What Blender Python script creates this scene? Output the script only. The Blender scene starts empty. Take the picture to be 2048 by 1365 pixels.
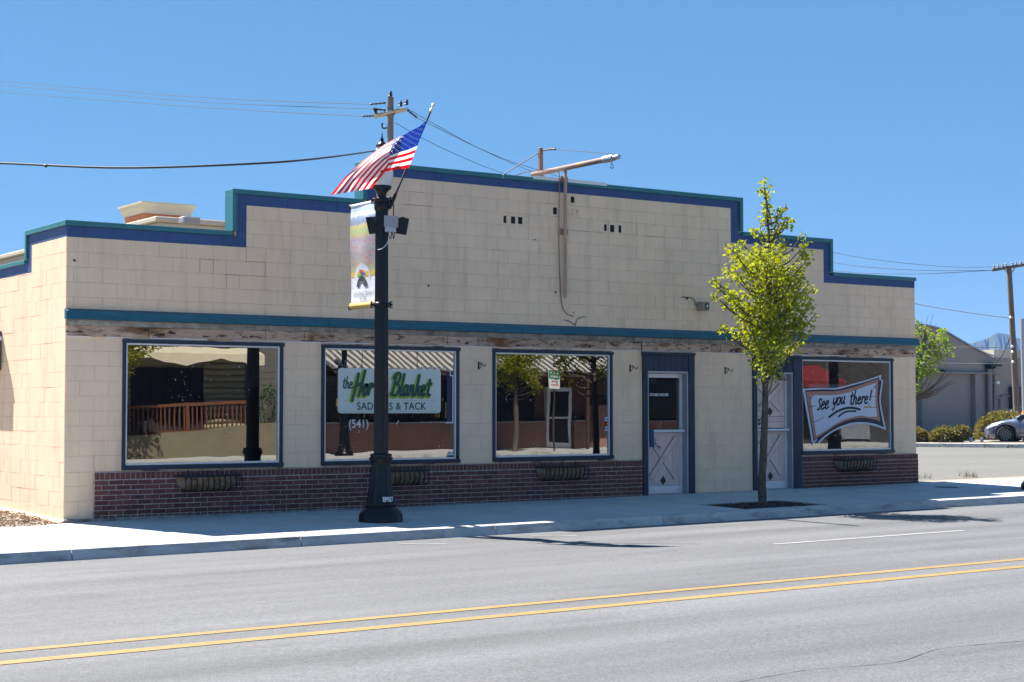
import bpy, math, random
from mathutils import Vector, Matrix
import numpy as np
random.seed(7); np.random.seed(7)
sc = bpy.context.scene
COL = sc.collection
R = math.radians
rnd = random.random
def uni(a, b): return a + (b - a) * random.random()

# ------------------------------------------------------------------ camera
F = 3264.0; PITCH = R(2.36); ANG = R(55.5)
FW = Vector((math.cos(ANG)*math.cos(PITCH), math.sin(ANG)*math.cos(PITCH), math.sin(PITCH)))
RT = Vector((math.sin(ANG), -math.cos(ANG), 0)); UP = RT.cross(FW)
CAM = Vector((-7.364, -21.161, 1.509))
cd = bpy.data.cameras.new('camera'); cam = bpy.data.objects.new('camera', cd); COL.objects.link(cam)
cd.sensor_width = 36; cd.lens = F/2048*36; cd.clip_start = .1; cd.clip_end = 12000
m = Matrix((RT, UP, -FW)).transposed().to_4x4(); m.translation = CAM
cam.matrix_world = m
sc.camera = cam
# ------------------------------------------------------------------ world, sun, exposure
SX, SY = .235, -.67
w = bpy.data.worlds.new('World'); sc.world = w; w.use_nodes = True
nt = w.node_tree; nt.nodes.clear()
sky = nt.nodes.new('ShaderNodeTexSky'); sky.sky_type = 'NISHITA'; sky.sun_disc = False
sky.sun_elevation = math.atan(1/math.hypot(SX, SY)); sky.sun_rotation = math.atan2(-SX, -SY)
sky.altitude = 2000; sky.air_density = .6; sky.dust_density = 0.; sky.ozone_density = 10
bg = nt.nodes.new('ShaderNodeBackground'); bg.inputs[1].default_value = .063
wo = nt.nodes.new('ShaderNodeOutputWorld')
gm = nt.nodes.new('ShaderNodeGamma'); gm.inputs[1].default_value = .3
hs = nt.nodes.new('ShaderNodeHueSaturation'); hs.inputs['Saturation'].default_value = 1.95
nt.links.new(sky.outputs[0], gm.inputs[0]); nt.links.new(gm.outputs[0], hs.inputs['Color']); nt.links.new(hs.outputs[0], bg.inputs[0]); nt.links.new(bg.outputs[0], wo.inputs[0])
sl = bpy.data.lights.new('sun', 'SUN'); sl.energy = 2.05; sl.angle = R(.53); sl.color = (1, .945, .87)
so = bpy.data.objects.new('sun', sl); COL.objects.link(so)
so.rotation_euler = Vector((SX, SY, -1)).to_track_quat('-Z', 'Y').to_euler()
sc.view_settings.view_transform = 'Standard'; sc.view_settings.look = 'None'
sc.view_settings.exposure = 2.88; sc.view_settings.gamma = 1; sc.view_settings.use_curve_mapping = False
sc.cycles.max_bounces = 8; sc.cycles.transparent_max_bounces = 12
sc.cycles.caustics_reflective = False; sc.cycles.caustics_refractive = False

# ------------------------------------------------------------------ measuring helpers: photo pixel -> point on a real plane
def ray(u, v): return FW + RT*((u-1024)/F) + UP*((682.5-v)/F)
def onX(u, v, X=0.): r = ray(u, v); return CAM + r*((X-CAM.x)/r.x)
def onY(u, v, Y=0.): r = ray(u, v); return CAM + r*((Y-CAM.y)/r.y)
def onZ(u, v, Z=0.): r = ray(u, v); return CAM + r*((Z-CAM.z)/r.z)
def at(u, v, d): return CAM + ray(u, v)*d
TX, TY = .0062, .018
def gx(x): return TX*max(-60, min(x, 22))
def walk_z(x, y): return gx(x) + TY*y
def road_z(x): return gx(x) - .18
def on_walk(u, v):
    z = 0
    for _ in range(20): q = onZ(u, v, z); z = walk_z(q.x, q.y)
    return q
def on_road(u, v):
    z = 0
    for _ in range(20): q = onZ(u, v, z); z = road_z(q.x)
    return q

# ------------------------------------------------------------------ materials
def mat(name, col, rough=.7, var=.12, vs=6., bump=.0, bs=80., metal=0., spec=.4, rnd_var=0., col2=None, c2s=2., c2lo=.55, c2hi=.7, c2str=(1, 1, 1), col3=None, c3s=12., c3lo=.6, c3hi=.68, c3str=(1, 1, 1), vstr=(1, 1, 1), coat=0., trans=0.):
    M = bpy.data.materials.new(name); M.use_nodes = True
    N = M.node_tree.nodes; L = M.node_tree.links; N.clear()
    out = N.new('ShaderNodeOutputMaterial'); b = N.new('ShaderNodeBsdfPrincipled'); L.new(b.outputs[0], out.inputs[0])
    b.inputs['Roughness'].default_value = rough; b.inputs['Metallic'].default_value = metal
    b.inputs['Specular IOR Level'].default_value = spec
    if coat: b.inputs['Coat Weight'].default_value = coat
    if trans: b.inputs['Transmission Weight'].default_value = trans
    geo = N.new('ShaderNodeNewGeometry')
    def noise(scale, st, detail=4, rgh=.6):
        mp = N.new('ShaderNodeMapping'); mp.inputs['Scale'].default_value = st
        L.new(geo.outputs['Position'], mp.inputs[0])
        n = N.new('ShaderNodeTexNoise'); n.inputs['Scale'].default_value = scale; n.inputs['Detail'].default_value = detail; n.inputs['Roughness'].default_value = rgh
        L.new(mp.outputs[0], n.inputs['Vector']); return n.outputs['Fac']
    def mrange(s, a, c, d=0., e=1.):
        r = N.new('ShaderNodeMapRange'); r.inputs[1].default_value = a; r.inputs[2].default_value = c; r.inputs[3].default_value = d; r.inputs[4].default_value = e
        L.new(s, r.inputs[0]); return r.outputs[0]
    cur = None
    def mix(fac, A, B):
        x = N.new('ShaderNodeMix'); x.data_type = 'RGBA'
        L.new(fac, x.inputs[0])
        for s, i in ((A, 6), (B, 7)):
            if isinstance(s, tuple): x.inputs[i].default_value = (*s[:3], 1)
            else: L.new(s, x.inputs[i])
        return x.outputs[2]
    cur = mix(mrange(noise(vs, vstr), .3, .7), tuple(c*(1-var) for c in col), tuple(min(1, c*(1+var)) for c in col))
    if col2: cur = mix(mrange(noise(c2s, c2str, 6, .65), c2lo, c2hi), cur, col2)
    if col3: cur = mix(mrange(noise(c3s, c3str, 5, .7), c3lo, c3hi), cur, col3)
    if rnd_var:
        oi = N.new('ShaderNodeObjectInfo'); h = N.new('ShaderNodeHueSaturation')
        L.new(mrange(oi.outputs['Random'], 0, 1, 1-rnd_var, 1+rnd_var), h.inputs['Value']); L.new(cur, h.inputs['Color']); cur = h.outputs[0]
    L.new(cur, b.inputs['Base Color'])
    if bump:
        bp = N.new('ShaderNodeBump'); bp.inputs['Strength'].default_value = bump; bp.inputs['Distance'].default_value = .01
        L.new(noise(bs, (1, 1, 1), 5), bp.inputs['Height']); L.new(bp.outputs[0], b.inputs['Normal'])
    return M
def leaf_mat(name, c1, c2, tr=.5, vs=5., c3=None):
    M = mat(name, c1, .55, .25, vs, col2=c2, c2s=9., c2lo=.45, c2hi=.62, col3=c3, c3s=14., c3lo=.6, c3hi=.64, spec=.35)
    N = M.node_tree.nodes; L = M.node_tree.links
    b = next(n for n in N if n.type == 'BSDF_PRINCIPLED'); out = next(n for n in N if n.type == 'OUTPUT_MATERIAL')
    t = N.new('ShaderNodeBsdfTranslucent'); x = N.new('ShaderNodeMixShader'); x.inputs[0].default_value = tr
    src = b.inputs['Base Color'].links[0].from_socket
    h = N.new('ShaderNodeHueSaturation'); h.inputs['Value'].default_value = 1.6; h.inputs['Saturation'].default_value = 1.1
    L.new(src, h.inputs['Color']); L.new(h.outputs[0], t.inputs[0])
    L.new(b.outputs[0], x.inputs[1]); L.new(t.outputs[0], x.inputs[2]); L.new(x.outputs[0], out.inputs[0])
    return M
def glass_mat(name, refl, tint, wave=.0):
    M = bpy.data.materials.new(name); M.use_nodes = True
    N = M.node_tree.nodes; L = M.node_tree.links; N.clear()
    out = N.new('ShaderNodeOutputMaterial'); x = N.new('ShaderNodeMixShader'); g = N.new('ShaderNodeBsdfGlossy'); t = N.new('ShaderNodeBsdfTransparent')
    g.inputs['Roughness'].default_value = .0; g.inputs['Color'].default_value = (.97, .95, .88, 1)
    t.inputs[0].default_value = (*tint, 1); x.inputs[0].default_value = refl
    L.new(t.outputs[0], x.inputs[1]); L.new(g.outputs[0], x.inputs[2]); L.new(x.outputs[0], out.inputs[0])
    if wave:
        n = N.new('ShaderNodeTexNoise'); n.inputs['Scale'].default_value = 1.6; n.inputs['Detail'].default_value = 1
        geo = N.new('ShaderNodeNewGeometry'); L.new(geo.outputs['Position'], n.inputs['Vector'])
        bp = N.new('ShaderNodeBump'); bp.inputs['Strength'].default_value = wave; bp.inputs['Distance'].default_value = .01
        L.new(n.outputs['Fac'], bp.inputs['Height']); L.new(bp.outputs[0], g.inputs['Normal'])
    return M

TAN = (.85, .63, .44)
m_tan = mat('tan_paint', TAN, .75, .06, 1.3, .38, 70, rnd_var=.010, col2=(.66, .475, .33), c2s=2.4, c2lo=.50, c2hi=.80, c2str=(1.8, 1.8, .28), col3=(.34, .26, .19), c3s=26, c3lo=.70, c3hi=.78)
m_joint = mat('tan_joint', (.80, .585, .41), .85, .2, 2.2, .2, 120, col2=(.20, .13, .07), c2s=2.6, c2lo=.52, c2hi=.62)
m_crack = mat('crack_dark', (.10, .07, .05), .9)
m_blue = mat('blue_paint', (.034, .080, .215), .6, .1, 3, .2, 120, rnd_var=.06, col2=(.05, .10, .27), c2s=4, c2str=(1, 1, 2))
m_navy = mat('navy_trim', (.015, .028, .060), .5, .15, 5, .1, 90, col2=(.04, .055, .12), c2s=14, c2lo=.66, c2hi=.74)
m_teal = mat('teal_cap', (.03, .17, .20), .45, .08, 4, .03, 60, metal=.0)
m_teal2 = mat('teal_fascia', (.014, .105, .155), .5, .1, 4, .05, 60, col2=(.03, .15, .22), c2s=3, c2str=(.5, 1, 4), col3=(.5, .55, .55), c3s=22, c3lo=.76, c3hi=.78)
m_brick = mat('brick', (.150, .052, .044), .85, .25, 20, .5, 160, rnd_var=.28, col2=(.11, .036, .031), c2s=7, c2lo=.5, c2hi=.7, col3=(.30, .24, .23), c3s=24, c3lo=.70, c3hi=.8)
m_mortar = mat('mortar', (.50, .45, .42), .95, .25, 12, .4, 200, col2=(.25, .21, .20), c2s=3.5, c2lo=.56, c2hi=.7)
m_wood = mat('weathered_board', (.48, .33, .235), .85, .25, 5, .5, 60, vstr=(1, 1, 9), rnd_var=.14, col2=(.21, .095, .04), c2s=1.2, c2lo=.52, c2hi=.62, c2str=(1, 1, 4), col3=(.025, .018, .018), c3s=6, c3lo=.54, c3hi=.62, c3str=(.7, 1, 2.4))
m_conc_old = mat('old_concrete', (.30, .27, .23), .9, .3, 9, .5, 90, col2=(.12, .10, .085), c2s=5, c2lo=.5, c2hi=.7, c2str=(1, 1, 2))
m_alu = mat('aluminium', (.74, .75, .77), .4, .06, 5, metal=.3, col2=(.42, .42, .44), c2s=9, c2lo=.6, c2hi=.8)
m_alu_jamb = mat('aluminium_jamb', (.34, .36, .40), .4, .08, 5, metal=.5)
m_glass = glass_mat('pane_glass', .25, (.42, .44, .44), .05)
m_glass4 = glass_mat('pane_glass_clear', .20, (.6, .62, .62), .05)
m_dglass = glass_mat('door_glass', .16, (.42, .44, .44), .004)
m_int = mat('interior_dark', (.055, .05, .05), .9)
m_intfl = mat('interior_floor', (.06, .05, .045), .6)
m_pink = mat('pinkish_board', (.74, .56, .51), .7, .12, 3, .3, 60, vstr=(9, 9, .7), rnd_var=.06, col2=(.52, .39, .36), c2s=5, c2str=(9, 1, .5), c2lo=.55, c2hi=.7, col3=(.05, .035, .03), c3s=11, c3lo=.72, c3hi=.76)
m_dkbrown = mat('dark_brown', (.06, .04, .03), .7)
m_black = mat('black_enamel', (.004, .005, .008), .3, .2, 6, .04, 40, spec=.32, col2=(.012, .014, .02), c2s=5, c2lo=.55, c2hi=.75)
m_blackmat = mat('black_plastic', (.014, .015, .018), .6, .2)
m_white = mat('white_paint', (.72, .73, .76), .6, .06, 10)
m_globe = mat('frosted_globe', (.78, .82, .88), .25, .03, trans=.35, coat=.3)
m_asph = None
m_slab = mat('sidewalk_concrete', (.45, .45, .45), .88, .10, 2.2, .3, 130, rnd_var=.05, col2=(.36, .36, .355), c2s=1.1, c2lo=.55, c2hi=.75, col3=(.22, .21, .21), c3s=30, c3lo=.66, c3hi=.74)
m_kerb = mat('kerb_concrete', (.46, .46, .455), .88, .12, 3, .4, 110, rnd_var=.05, col2=(.21, .20, .195), c2s=2.5, c2lo=.5, c2hi=.72, c2str=(1, 1, 3))
m_soil = mat('dark_soil', (.045, .028, .022), .95, .4, 30, 1., 50)
m_bark_chip = mat('bark_chips', (.26, .16, .095), .9, .45, 25, col2=(.12, .06, .035), c2s=40, c2lo=.5, c2hi=.6)
m_yellow = mat('yellow_line_paint', (.27, .172, .058), .7, .12, 4, .2, 150, col2=(.19, .14, .08), c2s=22, c3s=60, col3=(.13, .11, .08), c3lo=.62, c3hi=.68, c2lo=.62, c2hi=.72)
m_whiteline = mat('white_line_paint', (.27, .27, .27), .7, .1, 4, .2, 150, col2=(.16, .16, .16), c2s=26, c2lo=.58, c2hi=.7)
m_dirt = mat('gravel_dirt', (.26, .22, .18), .95, .25, 6, .6, 60)
m_coir = mat('coir_liner', (.26, .17, .09), .95, .5, 20, 1., 90, col2=(.28, .25, .22), c2s=7, c2lo=.5, c2hi=.65)
m_wire = mat('black_wire', (.01, .01, .012), .5)
m_rust = mat('rusty_pipe', (.25, .165, .135), .7, .2, 4, .3, 60, col2=(.40, .24, .10), c2s=2.6, c2lo=.58, c2hi=.7, col3=(.10, .05, .03), c3s=9, c3lo=.62, c3hi=.72)
m_pole = mat('pole_wood', (.15, .12, .10), .9, .25, 3, .5, 30, vstr=(6, 6, .6), col2=(.17, .07, .03), c2s=.6, c2lo=.55, c2hi=.75)
m_greywood = mat('crossarm_wood', (.30, .27, .22), .9, .25, 5, .3, 40)
m_steel = mat('galvanised_steel', (.42, .43, .45), .45, .08, 6, metal=.6)
m_greybox = mat('grey_box', (.28, .30, .33), .5, .05)
m_trunk = mat('tree_bark', (.125, .10, .085), .95, .4, 18, 1., 45, vstr=(2, 2, .5), col2=(.08, .062, .05), c2s=11, c2lo=.5, c2hi=.6)
m_leaf = leaf_mat('pear_leaf', (.23, .27, .025), (.34, .33, .03), .48, 7, (.13, .19, .025))
m_leaf2 = leaf_mat('far_leaf', (.15, .22, .03), (.26, .31, .04), .45, 3)
m_hedge = leaf_mat('hedge_leaf', (.13, .13, .03), (.22, .16, .06), .3, 3, (.05, .075, .015))
m_sprig = leaf_mat('sprig_leaf', (.04, .09, .03), (.06, .13, .04), .3)

# ------------------------------------------------------------------ mesh builder
class MB:
    def __init__(s): s.v = []; s.f = []; s.mi = []; s.sm = []; s.k = 0; s.smooth = False
    def add(s, vs, fs):
        o = len(s.v); s.v += [tuple(p) for p in vs]
        for f in fs: s.f.append([i+o for i in f]); s.mi.append(s.k); s.sm.append(s.smooth)
        return s
    def box(s, x0, x1, y0, y1, z0, z1):
        return s.add([(x, y, z) for x in (x0, x1) for y in (y0, y1) for z in (z0, z1)], [(0, 1, 3, 2), (4, 6, 7, 5), (0, 4, 5, 1), (2, 3, 7, 6), (0, 2, 6, 4), (1, 5, 7, 3)])
    def bev(s, x0, x1, y0, y1, z0, z1, c=.004):
        # box with chamfered edges (24 verts)
        vs = []; P = []
        for ax in range(3):
            for sg in (0, 1):
                lo = [x0, y0, z0]; hi = [x1, y1, z1]
                o = [0, 1, 2]; o.remove(ax); a, b = o
                val = hi[ax] if sg else lo[ax]
                q = []
                for (p, r_) in ((0, 0), (1, 0), (1, 1), (0, 1)):
                    pt = [0, 0, 0]; pt[ax] = val
                    pt[a] = hi[a]-c if p else lo[a]+c
                    pt[b] = hi[b]-c if r_ else lo[b]+c
                    q.append(tuple(pt))
                P.append(q)
        allv = [p for q in P for p in q]
        fs = []
        for i in range(6):
            f = [i*4+j for j in range(4)]
            if i in (0, 3, 4): f = f[::-1]
            fs.append(f)
        # edges
        def near(i, cond): return [i*4+j for j in range(4) if cond(P[i][j])]
        lo = (x0, y0, z0); hi = (x1, y1, z1)
        for ax in range(3):
            for bx in range(ax+1, 3):
                for sa in (0, 1):
                    for sb in (0, 1):
                        va = hi[ax] if sa else lo[ax]; vb = hi[bx] if sb else lo[bx]
                        A = near(ax*2+sa, lambda p: abs(p[bx]-vb) < c*1.01)
                        B = near(bx*2+sb, lambda p: abs(p[ax]-va) < c*1.01)
                        cx = 3-ax-bx
                        A.sort(key=lambda i: allv[i][cx]); B.sort(key=lambda i: allv[i][cx])
                        f = [A[0], A[1], B[1], B[0]]
                        fs.append(f)
        for sx_ in (0, 1):
            for sy_ in (0, 1):
                for sz_ in (0, 1):
                    cor = Vector(((hi if sx_ else lo)[0], (hi if sy_ else lo)[1], (hi if sz_ else lo)[2]))
                    f = []
                    for i in (sx_, 2+sy_, 4+sz_):
                        f.append(min(range(i*4, i*4+4), key=lambda j: (Vector(allv[j])-cor).length))
                    fs.append(f)
        ctr = Vector(((x0+x1)/2, (y0+y1)/2, (z0+z1)/2))
        out = []
        for f in fs:
            p = [Vector(allv[i]) for i in f]; n = (p[1]-p[0]).cross(p[2]-p[0])
            c_ = sum(p, Vector())/len(p)
            out.append(f if n.dot(c_-ctr) > 0 else f[::-1])
        return s.add(allv, out)
    def tube(s, pts, r, n=8, cap=True):
        pts = [Vector(p) for p in pts]; rs = r if isinstance(r, (list, tuple)) else [r]*len(pts)
        vs = []; prev = None
        for i, p in enumerate(pts):
            t = (pts[min(i+1, len(pts)-1)]-pts[max(i-1, 0)]).normalized()
            if prev is None:
                a = t.orthogonal().normalized()
            else:
                a = (prev - t*prev.dot(t)).normalized()
            prev = a; b = t.cross(a)
            for k in range(n):
                q = 2*math.pi*k/n; vs.append(p + (a*math.cos(q)+b*math.sin(q))*rs[i])
        fs = []
        for i in range(len(pts)-1):
            for k in range(n):
                fs.append((i*n+k, i*n+(k+1) % n, (i+1)*n+(k+1) % n, (i+1)*n+k))
        sm = s.smooth; s.smooth = True; s.add(vs, fs); s.smooth = sm
        if cap:
            s.add(vs[:n], [tuple(range(n))[::-1]]); s.add(vs[-n:], [tuple(range(n))])
        return s
    def lathe(s, prof, n=24, ctr=(0, 0, 0), flute=0, fl=0.):
        vs = []
        for (r, z) in prof:
            for k in range(n):
                q = 2*math.pi*k/n; rr = r*(1 - (fl if (flute and k % 2) else 0))
                vs.append((ctr[0]+rr*math.cos(q), ctr[1]+rr*math.sin(q), ctr[2]+z))
        fs = [(i*n+k, i*n+(k+1) % n, (i+1)*n+(k+1) % n, (i+1)*n+k) for i in range(len(prof)-1) for k in range(n)]
        s.add(vs, fs); s.add(vs[:n], [tuple(range(n))[::-1]]); s.add(vs[-n:], [tuple(range(n))]); return s
    def prism(s, poly, y0, y1, axis='y'):
        # poly in (a,b), extruded; axis y: (x,z) ; axis x: (y,z); axis z: (x,y)
        n = len(poly)
        def P(a, b, c): return {'y': (a, c, b), 'x': (c, a, b), 'z': (a, b, c)}[axis]
        vs = [P(a, b, y0) for a, b in poly] + [P(a, b, y1) for a, b in poly]
        fs = [tuple(range(n)), tuple(range(2*n-1, n-1, -1))] + [(i, n+i, n+(i+1) % n, (i+1) % n) for i in range(n)]
        return s.add(vs, fs)
    def quad(s, a, b, c, d): return s.add([a, b, c, d], [(0, 1, 2, 3)])
    def mesh(s, name, mats):
        me = bpy.data.meshes.new(name); me.from_pydata(s.v, [], s.f)
        for x in (mats if isinstance(mats, (list, tuple)) else [mats]): me.materials.append(x)
        me.polygons.foreach_set('material_index', s.mi); me.polygons.foreach_set('use_smooth', s.sm); me.update()
        return me
    def build(s, name, mats, parent=None, loc=None):
        return link(name, s.mesh(name, mats), parent, loc)
def link(name, me, parent=None, loc=None, rot=None):
    o = bpy.data.objects.new(name, me); COL.objects.link(o)
    if parent: o.parent = parent
    if loc is not None: o.location = loc
    if rot is not None: o.rotation_euler = rot
    return o
def tag(o, label, cat, group=None, kind=None):
    o['label'] = label; o['category'] = cat
    if group: o['group'] = group
    if kind: o['kind'] = kind
    return o
def empty(name, loc=(0, 0, 0), label=None, cat=None, group=None, kind=None, rz=0):
    o = bpy.data.objects.new(name, None); COL.objects.link(o); o.location = loc; o.rotation_euler = (0, 0, rz)
    if label: o['label'] = label
    if cat: o['category'] = cat
    if group: o['group'] = group
    if kind: o['kind'] = kind
    return o
KIDS = {}
def copy_tree(o, parent=None):
    c = o.copy(); COL.objects.link(c)
    if parent: c.parent = parent
    for ch in [x for x in bpy.data.objects if x.parent == o]: copy_tree(ch, c)
    return c
def text_mesh(body, size, bold=0., extr=.001, align='CENTER', shear=0., spacing=1., sx=1.):
    cu = bpy.data.curves.new('lettering', 'FONT'); cu.body = body; cu.size = size; cu.offset = bold; cu.extrude = extr; cu.align_x = align; cu.align_y = 'CENTER'; cu.shear = shear; cu.space_character = spacing
    cu.resolution_u = 4
    o = bpy.data.objects.new('lettering', cu); COL.objects.link(o)
    dg = bpy.context.evaluated_depsgraph_get(); me = bpy.data.meshes.new_from_object(o.evaluated_get(dg))
    bpy.data.objects.remove(o); bpy.data.curves.remove(cu)
    if sx != 1.:
        for v in me.vertices: v.co.x *= sx
    return me
FACE = (R(90), 0, 0)
def text(name, body, size, M, loc, parent=None, rot=FACE, **k):
    me = text_mesh(body, size, **k); me.materials.clear(); me.materials.append(M)
    return link(name, me, parent, loc, rot)
def catmull(P, n=6):
    if len(P) < 3: return P
    out = []
    for i in range(len(P)-1):
        p0 = P[max(i-1, 0)]; p1 = P[i]; p2 = P[i+1]; p3 = P[min(i+2, len(P)-1)]
        for k in range(n):
            t = k/n
            out.append(tuple(.5*((2*b)+(-a+c)*t+(2*a-5*b+4*c-d)*t*t+(-a+3*b-3*c+d)*t**3) for a, b, c, d in zip(p0, p1, p2, p3)))
    out.append(P[-1]); return out

# ================================================================== ground
def asphalt(name, base, streak=.10):
    M = bpy.data.materials.new(name); M.use_nodes = True
    N = M.node_tree.nodes; L = M.node_tree.links; N.clear()
    out = N.new('ShaderNodeOutputMaterial'); b = N.new('ShaderNodeBsdfPrincipled'); L.new(b.outputs[0], out.inputs[0])
    b.inputs['Roughness'].default_value = .85; b.inputs['Specular IOR Level'].default_value = .35
    geo = N.new('ShaderNodeNewGeometry')
    def noise(scale, st=(1, 1, 1), det=4):
        mp = N.new('ShaderNodeMapping'); mp.inputs['Scale'].default_value = st; L.new(geo.outputs['Position'], mp.inputs[0])
        n = N.new('ShaderNodeTexNoise'); n.inputs['Scale'].default_value = scale; n.inputs['Detail'].default_value = det; L.new(mp.outputs[0], n.inputs['Vector']); return n.outputs['Fac']
    def rng(s, a, c, d, e):
        r = N.new('ShaderNodeMapRange'); r.inputs[1].default_value = a; r.inputs[2].default_value = c; r.inputs[3].default_value = d; r.inputs[4].default_value = e; L.new(s, r.inputs[0]); return r.outputs[0]
    def mul(a, c):
        x = N.new('ShaderNodeMath'); x.operation = 'MULTIPLY'; L.new(a, x.inputs[0]); L.new(c, x.inputs[1]); return x.outputs[0]
    f = rng(noise(55, det=6), .3, .7, .72, 1.28)
    f = mul(f, rng(noise(18, det=3), .3, .7, .9, 1.1))
    f = mul(f, rng(noise(1., (.10, 1.3, 1), 5), .3, .7, 1-streak, 1+streak))
    f = mul(f, rng(noise(.35, (.5, 1, 1), 4), .3, .7, .93, 1.07))
    f = mul(f, rng(noise(.9, (.6, 1.4, 1), 7), .60, .74, 1, .87))
    f = mul(f, rng(noise(1., (.05, 5.5, 1), 3), .62, .72, 1, .90))
    v = N.new('ShaderNodeVectorMath'); v.operation = 'SCALE'; v.inputs[0].default_value = base; L.new(f, v.inputs['Scale'])
    L.new(v.outputs[0], b.inputs['Base Color'])
    bp = N.new('ShaderNodeBump'); bp.inputs['Strength'].default_value = .55; bp.inputs['Distance'].default_value = .008
    L.new(noise(75, det=3), bp.inputs['Height']); L.new(bp.outputs[0], b.inputs['Normal'])
    return M
m_asph = asphalt('road_asphalt', (.113, .115, .121), .22)
m_lot = asphalt('lot_asphalt', (.13, .128, .12), .06)
m_ground = mat('dry_ground', (.17, .14, .09), .95, .3, .2, .5, 5)
g = MB(); g.quad((-4000, -3000, -.6), (7000, -3000, -.6), (7000, 8000, -.6), (-4000, 8000, -.6))
gr = g.build('ground', m_ground); gr['kind'] = 'structure'
def strip(x0, x1, y0, y1, zf, n=24):
    b = MB()
    xs = [x0+(x1-x0)*i/n for i in range(n+1)]
    xs = sorted(set(xs+[x for x in (22., -60.) if x0 < x < x1]))
    for a, c in zip(xs, xs[1:]): b.quad((a, y0, zf(a, y0)), (c, y0, zf(c, y0)), (c, y1, zf(c, y1)), (a, y1, zf(a, y1)))
    return b
KY = -3.28                      # street edge of the kerb
road = strip(-90, 90, -23., KY+.02, lambda x, y: road_z(x), 30).build('road', m_asph); road['kind'] = 'structure'
def line(name, x0, x1, yc, wd, M):
    b = strip(x0, x1, yc-wd/2, yc+wd/2, lambda x, y: road_z(x)+.004, 20); return b.build(name, M, road)
line('yellow_line', -60, 60, -9.60, .13, m_yellow); line('yellow_line', -60, 60, -10.11, .15, m_yellow)
for k in (-3, -2, 0, 1, 2): line('white_line', 6.5+k*12.2, 9.95+k*12.2, -6.59, .10, m_whiteline)
for x in (3.15, 5.15, 11.6, 14.3):   # small parking ticks beside the gutter
    b = MB(); z = road_z(x)+.004
    b.quad((x-.25, -3.80, z), (x+.02, -3.90, z), (x+.02, -3.82, z), (x-.25, -3.74, z)); b.quad((x+.022, -3.90, z), (x+.2, -4.12, z), (x+.27, -4.08, z), (x+.022, -3.82, z))
    b.build('parking_tick', m_whiteline, road)
# cracks sealed in the near lane
b = MB()
for P in ([(-.6, -13.6), (.2, -13.5), (.9, -13.62), (1.6, -13.4), (2.4, -13.5)], [(3.1, -13.2), (3.6, -13.3), (4.4, -13.1)]):
    Q = catmull([(x, y, 0) for x, y in P], 8)
    for a, c in zip(Q, Q[1:]):
        wv = .002+.006*rnd(); z = road_z(a[0])+.003
        b.quad((a[0], a[1]-wv, z), (c[0], c[1]-wv, z), (c[0], c[1]+wv, z), (a[0], a[1]+wv, z))
b.build('sealed_crack', mat('crack_seal', (.085, .086, .09), .9), road)
# kerb of separate cast lengths
kerb = empty('kerb', kind='structure')
kx = [-60, -30, -15] + [-9.6+2.85*i for i in range(0, 14)] + [40, 70]
for a, c in zip(kx, kx[1:]):
    b = MB()
    def sec(x):
        z1 = walk_z(x, KY)+.004; z0 = road_z(x)-.1; zr = road_z(x)
        return [(x, KY+.17, z0), (x, KY-.045, z0), (x, KY-.045, zr), (x, KY-.012, z1-.035), (x, KY+.004, z1-.008), (x, KY+.028, z1), (x, KY+.17, z1+.003)]
    n = 7; xs = [a+.006, c-.006]; A = sec(xs[0]); B = sec(xs[1])
    b.smooth = False
    b.add(A+B, [(i, (i+1) % n, n+(i+1) % n, n+i) for i in range(n)] + [tuple(range(n))[::-1], tuple(range(n, 2*n))])
    o = b.build('kerb_segment', m_kerb, kerb)
b = MB()                                   # bed the kerb and slabs sit on
b = strip(-60, 70, KY+.02, .0, lambda x, y: walk_z(x, y)-.03, 20); bed = b.build('sidewalk', mat('slab_joint', (.05, .047, .045), .95)); bed['kind'] = 'structure'
# sidewalk slabs
PX0, PX1, PY0, PY1 = 9.36, 11.12, -2.98, -1.86
sxs = [-14, -8, -5.6, -4.3, -3.0, -1.7, -.4, .9, 2.15, 3.4, 4.65, 5.9, 7.1, 8.25, PX0, 10.24, PX1, 12.4, 13.7, 15.0, 16.3, 17.6, 19, 20.5, 22]
sys_ = [(0, -.95), (-.95, -1.86), (-1.86, KY+.175)]
def slab(x0, x1, y1, y0):
    b = MB(); c = .006; e = .005
    P = lambda x, y, dz: (x, y, walk_z(x, y)+dz)
    e = .0115; x0 += e; x1 -= e; y0 += e; y1 -= e
    t = [P(x0+c, y0+c, 0), P(x1-c, y0+c, 0), P(x1-c, y1-c, 0), P(x0+c, y1-c, 0)]; o = [P(x0, y0, -.005), P(x1, y0, -.005), P(x1, y1, -.005), P(x0, y1, -.005)]; d = [P(x0, y0, -.032), P(x1, y0, -.032), P(x1, y1, -.032), P(x0, y1, -.032)]
    dz = uni(-.0015, .0015)
    b.add([(p[0], p[1], p[2]+dz) for p in t+o+d], [(0, 1, 2, 3)]+[(4+i, 4+(i+1) % 4, (i+1) % 4, i) for i in range(4)]+[(8+i, 8+(i+1) % 4, 4+(i+1) % 4, 4+i) for i in range(4)])
    b.build('slab', m_slab, bed)
for r_, (ya, yb) in enumerate(sys_):
    for a, c in zip(sxs, sxs[1:]):
        y1 = ya
        if r_ == 0 and c <= .0: y1 = -.27
        if r_ == 0 and a < 0 < c: y1 = -.05
        if r_ == 2 and PX0-.01 <= a and c <= PX1+.01:
            slab(a, c, PY0, yb); continue
        slab(a, c, y1, yb)
o = strip(PX0+.006, PX1-.006, PY0+.006, PY1-.006, lambda x, y: walk_z(x, y)-.022, 4).build('tree_pit_soil', m_soil); tag(o, 'dark soil square cut in the sidewalk round the young tree', 'soil', kind='stuff')
b = MB()                                    # crumbs of mulch in the pit
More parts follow.
